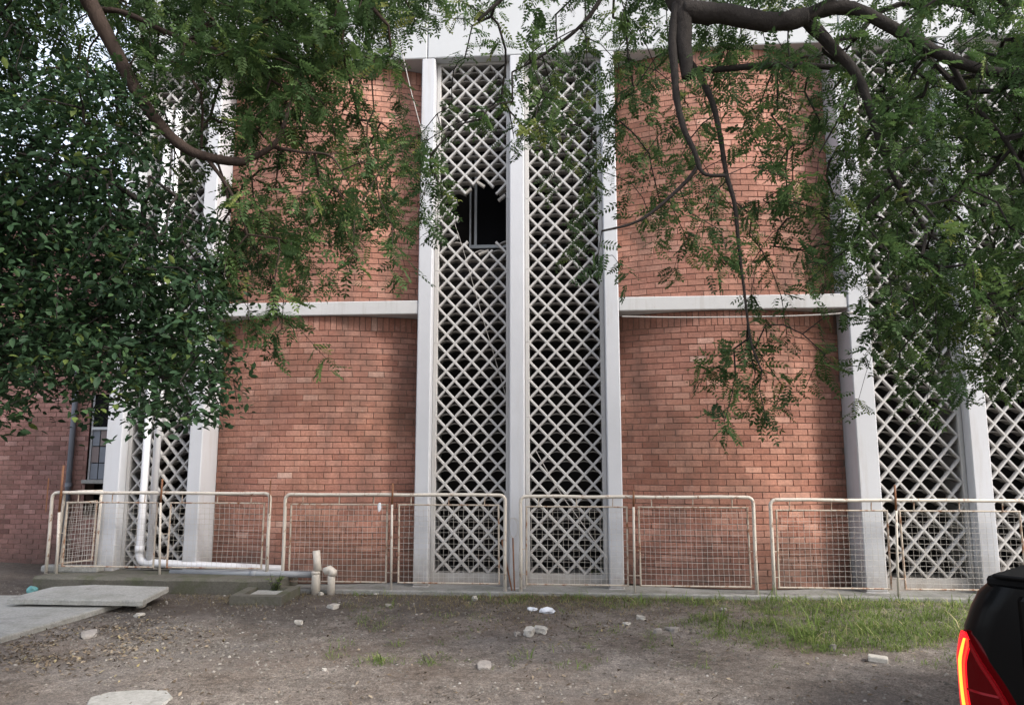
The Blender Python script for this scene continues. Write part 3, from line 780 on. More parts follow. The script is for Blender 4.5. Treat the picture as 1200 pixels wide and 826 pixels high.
# ------------------------------------------------------------------ stones
def stone(px, py, wpx, hpx, mat, label, group, seed, zc=0.0):
    p = gnd(px, py, zc); s = (p-CAM).length/F; sx, sz = wpx*s/2, hpx*s/2
    bm = bmesh.new(); bmesh.ops.create_icosphere(bm, subdivisions=2, radius=1)
    for v in bm.verts:
        n = Vector(v.co); k = 1+.75*mnoise.noise(n*1.3+Vector((seed*3.1, seed, 0)))+.12*mnoise.noise(n*4+Vector((seed, 0, 7)))
        co = n*k; co = Vector((max(-.8, min(.75, co.x+.25*co.z)), max(-.7, min(.8, co.y)), max(-.7, min(.62+.2*co.x, co.z)))); v.co = Vector((co.x*sx, co.y*sx*.75, co.z*sz))
    me = bpy.data.meshes.new('stone'); zmin = min(v.co.z for v in bm.verts)
    bm.to_mesh(me); bm.free(); me.materials.append(MATS[mat])
    o = link('stone', me, None, (p.x, p.y, gheight(p.x, p.y)-zmin-.006)); o.rotation_euler.z = seed*1.3
    return tag(o, label, 'stone', group)
GP = 'pale stones scattered on the dirt'
for i, (px, py, w, h, mt, lb) in enumerate([
    (620, 744, 19, 13, 'stone', 'larger rounded pale stone touching a flatter one on bare dirt'), (634, 741, 20, 11, 'stone', 'flatter pale stone leaning on a larger rounded one'),
    (606, 744, 9, 8, 'stone_dark', 'small grey-brown stone beside a pair of pale stones'),
    (556, 703, 10, 9, 'stone', 'pale pebble-sized stone in weeds before the broken lattice'), (583, 696, 10, 8, 'stone', 'rounder pale stone of a close pair at foot of middle fin'), (575, 693, 10, 7, 'stone', 'flatter pale stone of a close pair at foot of middle fin'), (751, 725, 13, 7, 'stone', 'pale stone in dirt before the right brick panel, blockier of two'), (734, 732, 12, 5, 'stone', 'thin flat pale stone beside a blockier one before the right brick panel'),
    (788, 738, 18, 7, 'stone_dark', 'wide dull stone beside a taller dull one at the grass edge'), (771, 742, 10, 9, 'stone_dark', 'taller dull stone beside a wide one at the grass edge'), (568, 782, 26, 9, 'stone_dark', 'long dull stone alone on open grey dirt below the broken lattice'), (350, 731, 11, 7, 'stone', 'white pebble on open dirt below the inspection chamber'), (376, 697, 7, 6, 'stone', 'tiny white pebble at foot of the cream pipe stubs'),
    (390, 713, 18, 7, 'stone', 'flat pale stone in dirt just below the cream pipe stubs'), (404, 692, 9, 6, 'stone', 'pale stone close against the ledge right of the pipe stubs'), (441, 695, 10, 7, 'stone', 'pale stone against the ledge before the left brick panel'), (380, 785, 6, 5, 'stone', 'tiny white pebble far out on the open dirt'), (976, 761, 11, 9, 'stone_dark', 'dull stone where the grass gives way to grit, near a broken brick'),
    (163, 722, 13, 6, 'stone', 'whitest stone lying below the corner of the askew slab'), (166, 711, 11, 6, 'stone', 'pale stone tucked under the corner of the askew slab'), (105, 745, 24, 8, 'stone_dark', 'broad dull stone among the fallen leaves near the large slab'), (455, 711, 9, 5, 'stone_dark', 'small dull stone below the ledge before the left brick panel'), (848, 716, 10, 6, 'stone', 'pale stone nestled in the thin grass before the right brick panel')]):
    stone(px, py, w, h, mt, lb or ('small pale stone lying loose on the bare dirt' if mt == 'stone' else 'small dull grey stone lying loose on the bare dirt'), None if lb else (GP if mt == 'stone' else 'dull stones scattered on the dirt'), i+1)
# broken brick piece near the pickup
p = gnd(1029, 775, 0); m = MB(); m.bbox(-.075, .075, -.05, .05, 0, .045, .008)
o = m.obj('brick_piece', 'stone', loc=(p.x, p.y, gheight(p.x, p.y)-.004)); o.rotation_euler = (0, .05, -.35); tag(o, 'flat broken brick lying on the tarmac edge near the pickup', 'brick')
for (px, py, sx, lb, sd_) in ((641, 716, .085, 'crumpled white plastic rag in the weeds, the bigger of two', 1), (624, 713, .055, 'crumpled white plastic rag in the weeds, the smaller of two', 5)):
    p = gnd(px, py, .02); o, zm = crumple('plastic_rag', p, sx, sx*.6, sx*.42, 'plastic_litter', lb, 'litter', seed=sd_); o.location.z = gheight(p.x, p.y)-zm-.008
p = gnd(38, 691, .05); o, zm = crumple('teal_rag', p, .07, .04, .05, 'teal_litter', 'faded teal plastic sheet caught under the askew slab', 'litter', seed=8); o.location.z = -zm-.005

# ------------------------------------------------------------------ scatter: pebbles, litter, grass
def scatter_pebbles(n):
    t = np.array([(1, 0, -.1), (.3, .9, -.1), (-.8, .6, -.1), (-.8, -.6, -.1), (.3, -.9, -.1), (.45, .1, .7), (-.35, .35, .75), (-.2, -.5, .65)])
    f = np.array([(0,1,5), (1,6,5), (1,2,6), (2,3,6), (3,7,6), (3,4,7), (4,0,5), (4,5,7), (5,6,7)])
    Vs, Fs, Ts = [], [], []
    for i in range(n):
        r = random.random()
        if r < .04: px, py = random.uniform(-60, 60), random.uniform(676, 702)
        elif r < .5: px, py = random.uniform(-30, 1180), 692+abs(random.gauss(0, 1))*60
        elif r < .8: px, py = random.gauss(200, 120), random.gauss(735, 26)
        else: px, py = random.uniform(100, 1150), random.uniform(700, 850)
        if (py < 693 and px > 62) or py > 900: continue
        p = gnd(px, py)
        if mnoise.noise((p.x*1.3, p.y*2.2, 9))+.6*mnoise.noise((p.x*4, p.y*6, 2)) < random.uniform(-.75, .45): continue
        s = random.choice((.004, .005, .006, .006, .008, .009, .011, .015))*random.uniform(.7, 1.4)*min(1, .25+p.y*-.12+.55)
        a = random.uniform(0, 6.3); ca, sa = math.cos(a), math.sin(a)
        R = np.array([[ca, -sa, 0], [sa, ca, 0], [0, 0, random.uniform(.4, .9)]])
        Vs.append((t*RNG.uniform(.75, 1.25, t.shape))@R.T*s+np.array((p.x, p.y, gheight(p.x, p.y)))); Fs.append(f+len(Ts)*8); Ts.append(random.betavariate(2, 2.3))
    o = np_mesh('gravel', np.concatenate(Vs), np.concatenate(Fs), 'pebble', np.repeat(Ts, 8)); o['kind'] = 'stuff'
    o['label'] = 'loose grit and small pebbles over the dirt yard'; o['category'] = 'gravel'
scatter_pebbles(26000)
def scatter_litter(n):
    t = np.array([(-1, 0, 0), (0, .42, .22), (1, 0, .1), (0, -.42, .22)]); Vs, Ts = [], []
    for i in range(n):
        r = random.random()
        if r < .32: px, py = random.gauss(130, 60), random.gauss(745, 13)
        elif r < .5: px, py = random.gauss(60, 50), random.gauss(768, 12)
        elif r < .75: px, py = random.gauss(700, 160), random.gauss(728, 14)
        else: px, py = random.uniform(0, 1150), random.uniform(694, 860)
        if py < 694: continue
        p = gnd(px, py); s = random.uniform(.011, .028)
        if mnoise.noise((p.x*1.7, p.y*2.6, 19))+.6*mnoise.noise((p.x*5, p.y*7, 12)) < random.uniform(-.5, .5): continue
        e = Euler((random.gauss(0, .4), random.gauss(0, .4), random.uniform(0, 6.3))).to_matrix(); R = np.array(e)
        Vs.append(t@R.T*s+np.array((p.x, p.y, gheight(p.x, p.y)+s*.3))); Ts.append(random.random())
    Fq = np.arange(len(Ts)*4).reshape(-1, 4)
    o = np_mesh('leaf_litter', np.concatenate(Vs), Fq, 'litter_leaf', np.repeat(Ts, 4)); o['kind'] = 'stuff'
    o['label'] = 'dry fallen leaves and bark bits over the dirt'; o['category'] = 'leaf litter'
scatter_litter(6500)

def blades(name, samples, mat, label, cat):
    """samples: (x, y, z, height, lean, tint)"""
    Vs, Ts = [], []
    for (x, y, z, h, lean, ti) in samples:
        a = random.uniform(0, 6.283); d = np.array((math.cos(a), math.sin(a), 0)); n = np.array((-d[1], d[0], 0)); w = h*.022+.0013
        b = np.array((x, y, z-.01)); c = [0, .4, .75, 1]
        for i, u in enumerate(c):
            q = b+d*lean*h*u*u+np.array((0, 0, h*(u-.35*lean*u*u))); ww = w*(1, .9, .6, .08)[i]
            Vs += [q-n*ww, q+n*ww]
        Ts += [ti]*8
    k = len(samples); base = (np.arange(k)*8)[:, None, None]
    Fq = (base+np.array([(0, 1, 3, 2), (2, 3, 5, 4), (4, 5, 7, 6)])[None]).reshape(-1, 4)
    o = np_mesh(name, np.array(Vs), Fq, mat, np.array(Ts)); o['kind'] = 'stuff'; o['label'] = label; o['category'] = cat
def grass_density(px, py):
    def blob(cx, cy, rx, ry): return max(0, 1-((px-cx)/rx)**2-((py-cy)/ry)**2)
    d = max(blob(950, 708, 130, 20)*1.3, blob(1070, 722, 110, 46)*1.5, blob(1000, 742, 110, 30)*1.2, blob(1090, 700, 90, 20)*1.2, blob(825, 702, 70, 14)*.9, blob(825, 732, 45, 16)*.6, blob(735, 703, 55, 13)*.8, blob(690, 698, 140, 15)*.8, blob(880, 740, 90, 22)*.6, blob(540, 695, 80, 9)*.6, blob(470, 693, 70, 8)*.5, blob(780, 697, 110, 12)*.8)
    nz = mnoise.noise((px*.024, py*.06, 2.2))*.5+mnoise.noise((px*.07, py*.16, 5.5))*.45
    return d*1.4+nz*1.2-.06
gs, ws = [], []
tries = 0
while len(gs) < 30000 and tries < 200000:
    tries += 1
    px, py = random.uniform(380, 1330), random.uniform(689.5, 785)
    q = grass_density(min(px, 1120), py)
    if random.random() < q:
        p = gnd(px, py); 
        if p.y > -.63: continue
        gs.append((p.x, p.y, gheight(p.x, p.y), random.lognormvariate(-3.35, .45)*(1+.8*max(0, min(1, q)))*(.75+.9*max(0, mnoise.noise((p.x*3, p.y*5, 7)))), random.uniform(.3, 1.7), min(1, max(0, random.gauss(.42+.5*mnoise.noise((p.x*2, p.y*4, 3)), .25)))))
blades('grass', gs, 'grass_blade', 'green grass tufts growing along the ledge, thickest to the right', 'grass')
for i in range(9500):
    r = random.random()
    if r < .55: px, py = random.gauss(630, 95), 691+abs(random.gauss(0, 13))
    elif r < .8: px, py = random.uniform(400, 1000), 690+abs(random.gauss(0, 16))
    else: px, py = random.gauss(290, 45), 692+abs(random.gauss(0, 9))
    p = gnd(px, py)
    if p.y > -.64 or (px < 350 and p.y > -.92): continue
    ws.append((p.x, p.y, gheight(p.x, p.y), random.uniform(.02, .085), random.uniform(.5, 1.7), random.random()))
blades('dry_weeds', ws, 'dry_weed', 'dry brown weeds straggling along the foot of the ledge', 'weeds')

def leafy_weed(px, py, h, n, label, Y=None):
    p = gnd(px, py, 0)
    if Y: p = at(px, py, Y); p.z = 0
    t = thing('weed', label, 'plant', (p.x, p.y, 0)); m = MB(); L = MB()
    for k in range(n):
        a = random.uniform(0, 6.28); hh = h*random.uniform(.55, 1); top = Vector((math.cos(a)*h*.3, math.sin(a)*h*.3, hh))
        m.tube([(0, 0, -.01), top*.5+Vector((0, 0, .02)), top], [.004, .003, .0015], 5)
        for j in range(13):
            u = random.uniform(.15, 1); b = top*u; e = random.uniform(0, 6.28); l = random.uniform(.03, .055)
            d = Vector((math.cos(e), math.sin(e), random.uniform(-.2, .5))).normalized()*l; s_ = d.cross(Vector((0, 0, 1))).normalized()*l*.3
            L.add([b, b+d*.5+s_, b+d, b+d*.5-s_], [(0, 1, 2, 3)], random.uniform(.1, .7))
    m.obj('stem', 'bark', t); L.obj('foliage', 'grass_blade', t)
leafy_weed(322, 690, .30, 12, 'small leafy green weed between platform and inspection chamber', -.91)
leafy_weed(1143, 690, .42, 9, 'pale leafy weed at the ledge beside the pickup')
leafy_weed(700, 690, .26, 5, 'spindly weed before the foot of the unbroken middle lattice')

# ------------------------------------------------------------------ trees
def compound_leaf(pairs, L, lw, ll, droop):
    V, Fc = [], []
    def rach(u): return np.array((L*u, 0, -droop*L*u*u))
    for i in range(pairs):
        u = .15+.85*i/(pairs-1); b = rach(u)
        for sg in (-1, 1):
            sc = 1-.45*abs(u-.5); l = ll*sc*random.uniform(.85, 1.15); w = lw*sc
            d = np.array((.45, sg*.9, -.25+random.uniform(-.2, .2))); d /= np.linalg.norm(d)
            s = np.array((.85*sg, -.45, 0.0))*sg; s = s/np.linalg.norm(s)
            o = len(V); V += [b, b+d*l*.5+s*w*.5+np.array((0, 0, .002)), b+d*l, b+d*l*.5-s*w*.5]; Fc.append((o, o+1, o+2, o+3))
    b = rach(1.0); o = len(V); V += [b, b+np.array((ll*.5, lw*.5, 0)), b+np.array((ll, 0, -.01)), b+np.array((ll*.5, -lw*.5, 0))]; Fc.append((o, o+1, o+2, o+3))
    for i in range(4):                        # thin rachis
        a, c = rach(i/4), rach((i+1)/4); n = np.array((0, .0011, 0)); o = len(V); V += [a-n, c-n, c+n, a+n]; Fc.append((o, o+1, o+2, o+3))
    return np.array(V), np.array(Fc)
def broad_leaf(L, Wd):
    V = np.array([(0, 0, 0), (L*.3, Wd*.46, .10*Wd), (L*.65, Wd*.45, .06*Wd), (L, 0, -.12*L), (L*.65, -Wd*.45, .06*Wd), (L*.3, -Wd*.46, .10*Wd), (L*.3, 0, -.12*Wd), (L*.65, 0, -.14*Wd)])
    Fc = np.array([(0, 6, 1, 0), (6, 7, 2, 1), (7, 3, 2, 7), (0, 5, 6, 0), (5, 4, 7, 6), (4, 3, 7, 4)])
    Fc = np.array([(0, 6, 1), (6, 7, 2), (6, 2, 1), (7, 3, 2), (0, 5, 6), (5, 4, 7), (5, 7, 6), (4, 3, 7)])
    return V, Fc
def instance(templates, T, R, sc, tint):
    """T (n,3), R (n,3,3), sc (n)"""
    Vs, Fs, Ts = [], [], []; off = 0; n = len(T); pick = RNG.integers(0, len(templates), n)
    for k, (V, Fc) in enumerate(templates):
        ids = np.where(pick == k)[0]
        if len(ids) == 0: continue
        W_ = np.einsum('nij,vj->nvi', R[ids], V)*sc[ids][:, None, None]+T[ids][:, None, :]
        Vs.append(W_.reshape(-1, 3)); nv = len(V)
        Fs.append((Fc[None]+(np.arange(len(ids))*nv)[:, None, None]+off).reshape(-1, Fc.shape[1])); off += len(ids)*nv
        Ts.append(np.repeat(tint[ids], nv))
    return np.concatenate(Vs), np.concatenate(Fs), np.concatenate(Ts)
def frame_from(d, roll=0):
    d = d/np.linalg.norm(d); up = np.array((0, 0, 1.0))
    if abs(d[2]) > .95: up = np.array((1.0, 0, 0))
    s = np.cross(up, d); s /= np.linalg.norm(s); u = np.cross(d, s); c, k = math.cos(roll), math.sin(roll)
    return np.stack([d, s*c+u*k, -s*k+u*c], 1)

def grid_points(rows, x0, y0, cell, dens, yrng):
    """coverage digits per cell of the photograph -> spray positions spread through a depth range"""
    out = []
    for r, row in enumerate(rows):
        for c, chh in enumerate(row):
            if chh in ' .0': continue
            tau = -math.log(1-min(.97, int(chh)/10))
            lo, hi = yrng(x0+c*cell, y0+r*cell)
            n = tau*dens; n = int(n)+(random.random() < n-int(n))
            for _ in range(n):
                Y = random.uniform(lo, hi)
                px, py = x0+(c+random.random())*cell, y0+(r+random.random())*cell
                out.append(np.array(at(px, py, Y)))
    return out
def build_tree(name, label, base, limbs, sprays, kind, bark, leafmat, templates, nleaf, llen, group=None):
    """limbs: list of (points, r0, r1); sprays are hung on the skeleton, nearest first, twigs thicken towards the root"""
    t = thing(name, label, 'tree', base, group); B = np.array(base)
    nodes, par, rad = [], [], []
    for li, (pts, r0, r1) in enumerate(limbs):
        cp = catmull(pts, 10); n = len(cp); m = MB()
        R = [r0+(r1-r0)*(i/(n-1))**.8 for i in range(n)]
        R = [r*.92*(1+.12*mnoise.noise((i*.55, li*3.3, 1))) for i, r in enumerate(R)]
        if li == 0: R[0] *= 1.5; R[1] *= 1.2
        m.tube(cp, R, 14 if r0 > .03 else 8); ns_ = 14 if r0 > .03 else 8
        for i in range(n):                     # knots and an uneven skin
            for k in range(ns_):
                q = np.array(m.v[i*ns_+k]); dq = q-cp[i]; e_ = 1+.16*mnoise.noise(q*9+li)+.22*max(0, mnoise.noise(q*3.1+7*li)-.15)
                m.v[i*ns_+k] = tuple(cp[i]+dq*e_)
        local(m, Vector(base)).obj('trunk' if li == 0 else 'limb', bark, t, True)
        for i, p in enumerate(cp):
            if li == 0 and i < n*.55: continue
            nodes.append(p); par.append(-1); rad.append(R[i])
    nodes = list(nodes); sp = [np.array(s) for s in sprays]
    rem = np.array(sp); N0 = len(nodes)
    NA = np.array(nodes); d = np.linalg.norm(rem[:, None]-NA[None], axis=2); up = NA[None, :, 2]-rem[:, None, 2]
    best = (d-.25*up).min(1); order = np.argsort(best); child = {}
    NA = [n for n in nodes]; tips = []
    arr = np.array(NA)
    for k in order:
        p = rem[k]; dv = arr-p; dist = np.linalg.norm(dv, axis=1)
        cost = dist-.35*dv[:, 2]+.15*np.maximum(0, -dv[:, 2]); cost[dist < .04] += 1
        j = int(np.argmin(cost)); a = arr[j]; L = dist[j]; prev = j
        ns = max(1, int(L/.14)); side = RNG.normal(0, .05*min(L, 1), 3)
        new = []
        for s in range(1, ns+1):
            u = s/ns; q = a+(p-a)*u+side*math.sin(math.pi*u)+np.array((0, 0, .16*min(L, 1.2)*math.sin(math.pi*u)))
            nodes.append(q); par.append(prev); rad.append(0); prev = len(nodes)-1; new.append(q)
        arr = np.vstack([arr]+[q[None] for q in new]); tips.append((prev, (arr[-1]-(arr[-2] if ns > 1 else a))))
    cnt = np.zeros(len(nodes))
    for tp, _ in tips: cnt[tp] += 1
    for i in range(len(nodes)-1, N0-1, -1):
        if par[i] >= 0: cnt[par[i]] += cnt[i]
    m = MB()
    for i in range(N0, len(nodes)):
        j = par[i]; ri = .0022*max(1, cnt[i])**.5; rj = .0022*max(1, cnt[j])**.5 if j >= N0 else ri
        ri, rj = min(ri, .022), min(rj, .022)
        if np.linalg.norm(nodes[i]-nodes[j]) > 1e-4: m.tube([nodes[j], nodes[i]], [rj, ri], 5, False)
    local(m, Vector(base)).obj('branches', bark, t)['kind'] = 'stuff'
    # leaves
    T, R, sc, ti = [], [], [], []
    for tp, dr in tips:
        p = nodes[tp]; dr = dr/(np.linalg.norm(dr)+1e-6)+np.array((0, 0, -.2)); dr /= np.linalg.norm(dr)
        hue = random.gauss(0, .17)
        for k in range(nleaf):
            if kind == 'feather':
                b = p+dr*random.uniform(-.12, .08)+RNG.normal(0, .03, 3)
                d = RNG.normal(0, 1, 3); d = d-dr*d.dot(dr); d /= np.linalg.norm(d); d = d*1.0+dr*.35+np.array((0, 0, -.12))
            else:
                b = p+dr*random.uniform(-.18, .12)+RNG.normal(0, .05, 3)
                d = RNG.normal(0, 1, 3); d[2] = d[2]*.5-.35
            T.append(b); R.append(frame_from(d, random.gauss(0, .5))); sc.append(random.uniform(.7, 1.2)); ti.append(min(1, max(0, random.gauss(.45, .2)+hue)))
    V, Fc, tn = instance(templates, np.array(T)-B, np.array(R), np.array(sc), np.array(ti))
    np_mesh('crown', V, Fc, leafmat, tn, t)
    return t

FEATH = [compound_leaf(random.choice((5, 6, 7)), random.uniform(.095, .15), .021, .044, random.uniform(.1, .6)) for _ in range(12)]
BROAD = [broad_leaf(.064, .031), broad_leaf(.055, .029), broad_leaf(.073, .033), broad_leaf(.05, .027)]
def pl(pts, Y):                                # pixel polyline; Y may vary along it
    return [tuple(at(p[0], p[1], p[2] if len(p) > 2 else Y)) for p in pts]

# right feather-leaved tree: trunk stands to the right, out of the picture
pr_rows = [ # x from 440, y from -120, 40 px cells
 '0003345556666666666677777', '0034556666777777666677777', '0356656677777777766677777',
 '1454314666665445678887777', '0013544656655566678887777', '0003766656655678888887777',
 '1422654454555678788887777', '0700244354455678788887777', '0700013354555667778887777', '0500012255555767888887777',
 '0100121134545778888888777', '0000000001232368888888776', '0000000000223258888887766', '0000000002552336777776655', '0000000002541012344332200', '0000000000331000000000000']
def yr_r(px, py):
    if py > 330 and px < 1000: return (-4.6, -4.1)
    return (-5.2, -2.7) if px > 720 else (-4.9, -3.2)
spr = grid_points(pr_rows, 440, -120, 40, 5.3, yr_r)
J = at(800, 12, -5.0)
limbs_r = [
 ([(5.3, -8.3, -.1), (5.15, -8.2, 1.4), (4.9, -7.9, 3.0), (4.2, -7.2, 4.6), (3.0, -6.2, 5.5), (1.9, -5.4, 5.55), tuple(at(803, -40, -5.0)), tuple(J), tuple(at(801, 46, -5.0)), tuple(at(806, 92, -5.0))], .24, .045),
 (pl([(800, 14), (850, 17), (905, 26), (945, 20)], -5.0), .086, .068),
 (pl([(940, 20), (985, 9), (1030, 24), (1098, 62), (1150, 82), (1215, 90)], -4.95), .062, .035),
 (pl([(943, 22), (975, 55), (1004, 88), (1020, 130), (1040, 190), (1062, 232), (1086, 272)], -4.9), .055, .012),
 (pl([(793, 5), (788, 45), (790, 78), (793, 115), (801, 150), (814, 178), (824, 203), (850, 206)], -5.02), .040, .012),
 (pl([(820, 192), (800, 217), (752, 257), (705, 271)], -4.95), .020, .008),
 (pl([(797, 60), (817, 85), (834, 118), (844, 160), (851, 203), (861, 240), (866, 290), (872, 340), (880, 400), (893, 435)], -4.7), .032, .006),
 (pl([(800, 82), (835, 82), (900, 77), (960, 78), (998, 82)], -4.6), .032, .022),
 (pl([(1004, 92), (985, 135), (960, 180)], -4.8), .014, .006),
 (pl([(1110, 66), (1140, 120), (1185, 175), (1210, 240)], -4.8), .028, .010),
 (pl([(800, -40), (740, -60), (660, -50), (600, -10), (560, 25)], -4.6), .045, .012),
 (pl([(735, -58), (690, 20), (640, 62), (600, 85)], -4.5), .025, .008),
]
build_tree('feather_leaf_tree', 'feather-leaved tree whose forked dark limbs hang before the right brick panel', (5.3, -8.3, 0), limbs_r, spr, 'feather', 'bark', 'leaf_feather', FEATH, 9, .2, None)

# left feather-leaved tree
pl_rows = [ # x from -80, y from -120
 '777777777777754', '777777888888876', '777777899999985', '777657899999985', '765546899999850', '005556754998510', '004445323786520', '0000343333566620', '0000004434456600', '0000000467766500', '0000000067623400', '0000000065410100', '0000000044410000', '0000000001110000']
spl = grid_points(pl_rows, -80, -120, 40, 7.0, lambda px, py: (-5.4, -3.4))
limbs_l = [
 ([(-4.4, -8.4, -.1), (-4.35, -8.3, 1.5), (-4.2, -7.9, 3.2), (-3.9, -7.0, 4.6), tuple(at(70, -60, -5.6)), tuple(at(96, -15, -5.35))], .20, .066),
 (pl([(96, -15, -5.35), (105, 2, -5.3), (140, 70), (165, 115), (195, 155), (225, 178), (262, 188), (290, 190)], -5.2), .066, .028),
 (pl([(280, 190), (310, 178), (328, 160), (338, 128), (345, 108)], -5.15), .026, .010),
 (pl([(318, 172), (350, 178), (385, 182), (400, 200)], -5.1), .016, .006),
 (pl([(243, 186), (262, 212), (278, 240), (290, 275)], -5.2), .018, .007),
 (pl([(110, 12), (145, 15), (200, 40), (260, 60), (330, 70)], -5.1), .028, .010),
 (pl([(75, -55), (180, -70), (300, -50), (400, -20), (455, 30)], -5.0), .05, .012),
]
build_tree('feather_leaf_tree', 'feather-leaved tree with a bare brown limb curving down before the left fins', (-4.4, -8.4, 0), limbs_l, spl, 'feather', 'bark_brown', 'leaf_feather', FEATH, 9, .2, None)

# dense broad-leaved tree at the left
b_rows = [ # x from -120, y from -40
 '5555310000', '6666510000', '6666420000', '7776653200', '7777665300', '8888877510', '8888888310', '9999999631', '9999999963', '9999999996', '9999999999', '9999999997', '9999989999', '7774314776']
b_rows = [r[:3]+r[3:].ljust(7, '0') for r in b_rows]
b_extra = {8: '1', 9: '4', 10: '3', 11: '2', 12: '3', 13: '3'}
spb = grid_points(b_rows, -120, -40, 38, 7.5, lambda px, py: (-5.9, -4.3))
for r, dg in b_extra.items(): spb += grid_points([dg], 255, -40+38*r, 30, 5.0, lambda px, py: (-5.6, -4.8))
limbs_b = [
 ([(-4.75, -4.9, -.1), (-4.7, -4.95, 1.2), (-4.6, -5.0, 2.4), (-4.5, -5.05, 3.6), (-4.4, -5.1, 5.0)], .20, .07),
 ([(-4.65, -4.95, 1.9), (-4.0, -5.05, 2.4), (-3.4, -5.1, 2.55), (-2.9, -5.1, 2.35), (-2.6, -5.1, 2.2)], .08, .012),
 ([(-4.55, -5.0, 2.8), (-3.9, -5.2, 3.4), (-3.3, -5.3, 3.6), (-2.9, -5.3, 3.4)], .07, .012),
 ([(-4.5, -5.0, 3.4), (-4.0, -4.8, 4.2), (-3.6, -4.7, 4.6)], .05, .012),
]
build_tree('broad_leaf_tree', 'dense dark broad-leaved tree overhanging the platform end of the fence', (-4.75, -4.9, 0), limbs_b, spb, 'broad', 'bark', 'leaf_broad', BROAD, 24, .07, None)

# ------------------------------------------------------------------ pickup: rear at local y = 0, nose towards +y
PH = math.radians(49)-YAW
corner = CAM+ray(1118, 760)*(2.92/abs(1.0)); corner.z = 0
car = thing('pickup_truck', 'black pickup truck with glowing red tail lamp', 'pickup')
prof = [(.40, .86), (.52, .905), (.72, .925), (.90, .925), (1.02, .905), (1.10, .875), (1.16, .845), (1.195, .81)]    # z, half width
def hw(z): return float(np.interp(z, [p[0] for p in prof], [p[1] for p in prof]))
RC = .13
Lc = 5.25
ys = [0.0, .02, .05, .09, .13, .6, 1.1, 1.6, 2.4, 3.3, 3.9, 4.5, 4.9, 5.1, 5.2, 5.25]
def inset(y):
    if y < RC: return RC-math.sqrt(max(0, RC*RC-(RC-y)**2))
    if y > 4.5: return .34*((y-4.5)/.75)**2.2
    return 0
def ztop_(y): return float(np.interp(y, [0, 1.6, 1.65, 3.7, 3.8, 4.6, 5.1, 5.25], [0, 0, -.02, -.02, -.03, -.09, -.17, -.30]))
m = MB(); n = len(prof)*2+1; vs = []; fs = []
for y in ys:
    dz = ztop_(y); ring = [(-(w-inset(y)), y, z+(dz if z > .9 else 0)) for z, w in prof]+[(0, y, 1.215+dz)]+[((w-inset(y)), y, z+(dz if z > .9 else 0)) for z, w in reversed(prof)]
    vs += ring
for i in range(len(ys)-1):
    for k in range(n):
        a, b = i*n+k, i*n+(k+1) % n; fs.append((a, a+n, b+n, b))
fs += [tuple(range(n)), tuple(reversed(range((len(ys)-1)*n, len(ys)*n)))]
m.add(vs, fs); body = m.obj('body', 'car_black', car, True)
bvm = body.modifiers.new('edge', 'EDGE_SPLIT'); bvm.split_angle = math.radians(40)
# bed rail caps and cover lip
m = MB(); m.bbox(-.79, .79, .03, 1.55, 1.19, 1.226, .010); m.obj('bed_cover', 'car_trim', car)
m = MB(); m.bbox(-.76, .76, .0, .09, 1.2275, 1.240, .005); m.obj('tailgate_lip', 'car_trim', car)
# tailgate panel, handle, bumper
m = MB(); m.bbox(-.68, .68, -.022, .02, .62, 1.17, .014); tg = m.obj('tailgate', 'car_black', car)
m = MB(); m.bbox(-.12, .12, -.040, -.0225, .98, 1.06, .008); m.obj('handle', 'car_trim', tg)
m = MB(); m.bbox(-.90, .90, -.13, .10, .40, .56, .03); m.obj('rear_bumper', 'car_trim', car)
m = MB(); m.bbox(-.89, .89, 5.12, 5.36, .36, .62, .04); m.obj('front_bumper', 'car_black', car)
m = MB(); m.bbox(-.5, .5, 5.20, 5.30, .66, .90, .02); m.obj('grille', 'car_trim', car)
# cab: tapering greenhouse with separate panes
cab = MB(); st = [(1.62, 1.16, .80), (1.78, 1.70, .66), (2.2, 1.80, .645), (2.9, 1.80, .645), (3.25, 1.72, .66), (3.85, 1.14, .78)]
vs = []; fs = []
for (y, z, w) in st: vs += [(-w-(.0 if z > 1.3 else 0), y, z), (w, y, z)]
lo = [(1.60, .83), (1.70, .83), (2.2, .845), (2.9, .85), (3.4, .84), (3.90, .82)]
for (y, w) in lo: vs += [(-w, y, 1.13), (w, y, 1.13)]
for i in range(5):
    fs.append((2*i, 2*i+1, 2*i+3, 2*i+2)); fs.append((12+2*i, 2*i, 2*i+2, 14+2*i)); fs.append((13+2*i, 15+2*i, 2*i+3, 2*i+1))
fs += [(12, 13, 1, 0), (22, 10, 11, 23)]
cab.add(vs, fs); cabo = cab.obj('cab', 'car_black', car, True); e = cabo.modifiers.new('edge', 'EDGE_SPLIT'); e.split_angle = math.radians(35)
def quad_pane(name, pts, th, parent, mat='car_glass'):
    p = [Vector(q) for q in pts]; nn = (p[1]-p[0]).cross(p[2]-p[0]).normalized()*th
    m = MB(); m.add([q+nn for q in p]+[q-nn for q in p], [(0,1,2,3), (7,6,5,4), (0,4,5,1), (1,5,6,2), (2,6,7,3), (3,7,4,0)]); return m.obj(name, mat, parent)
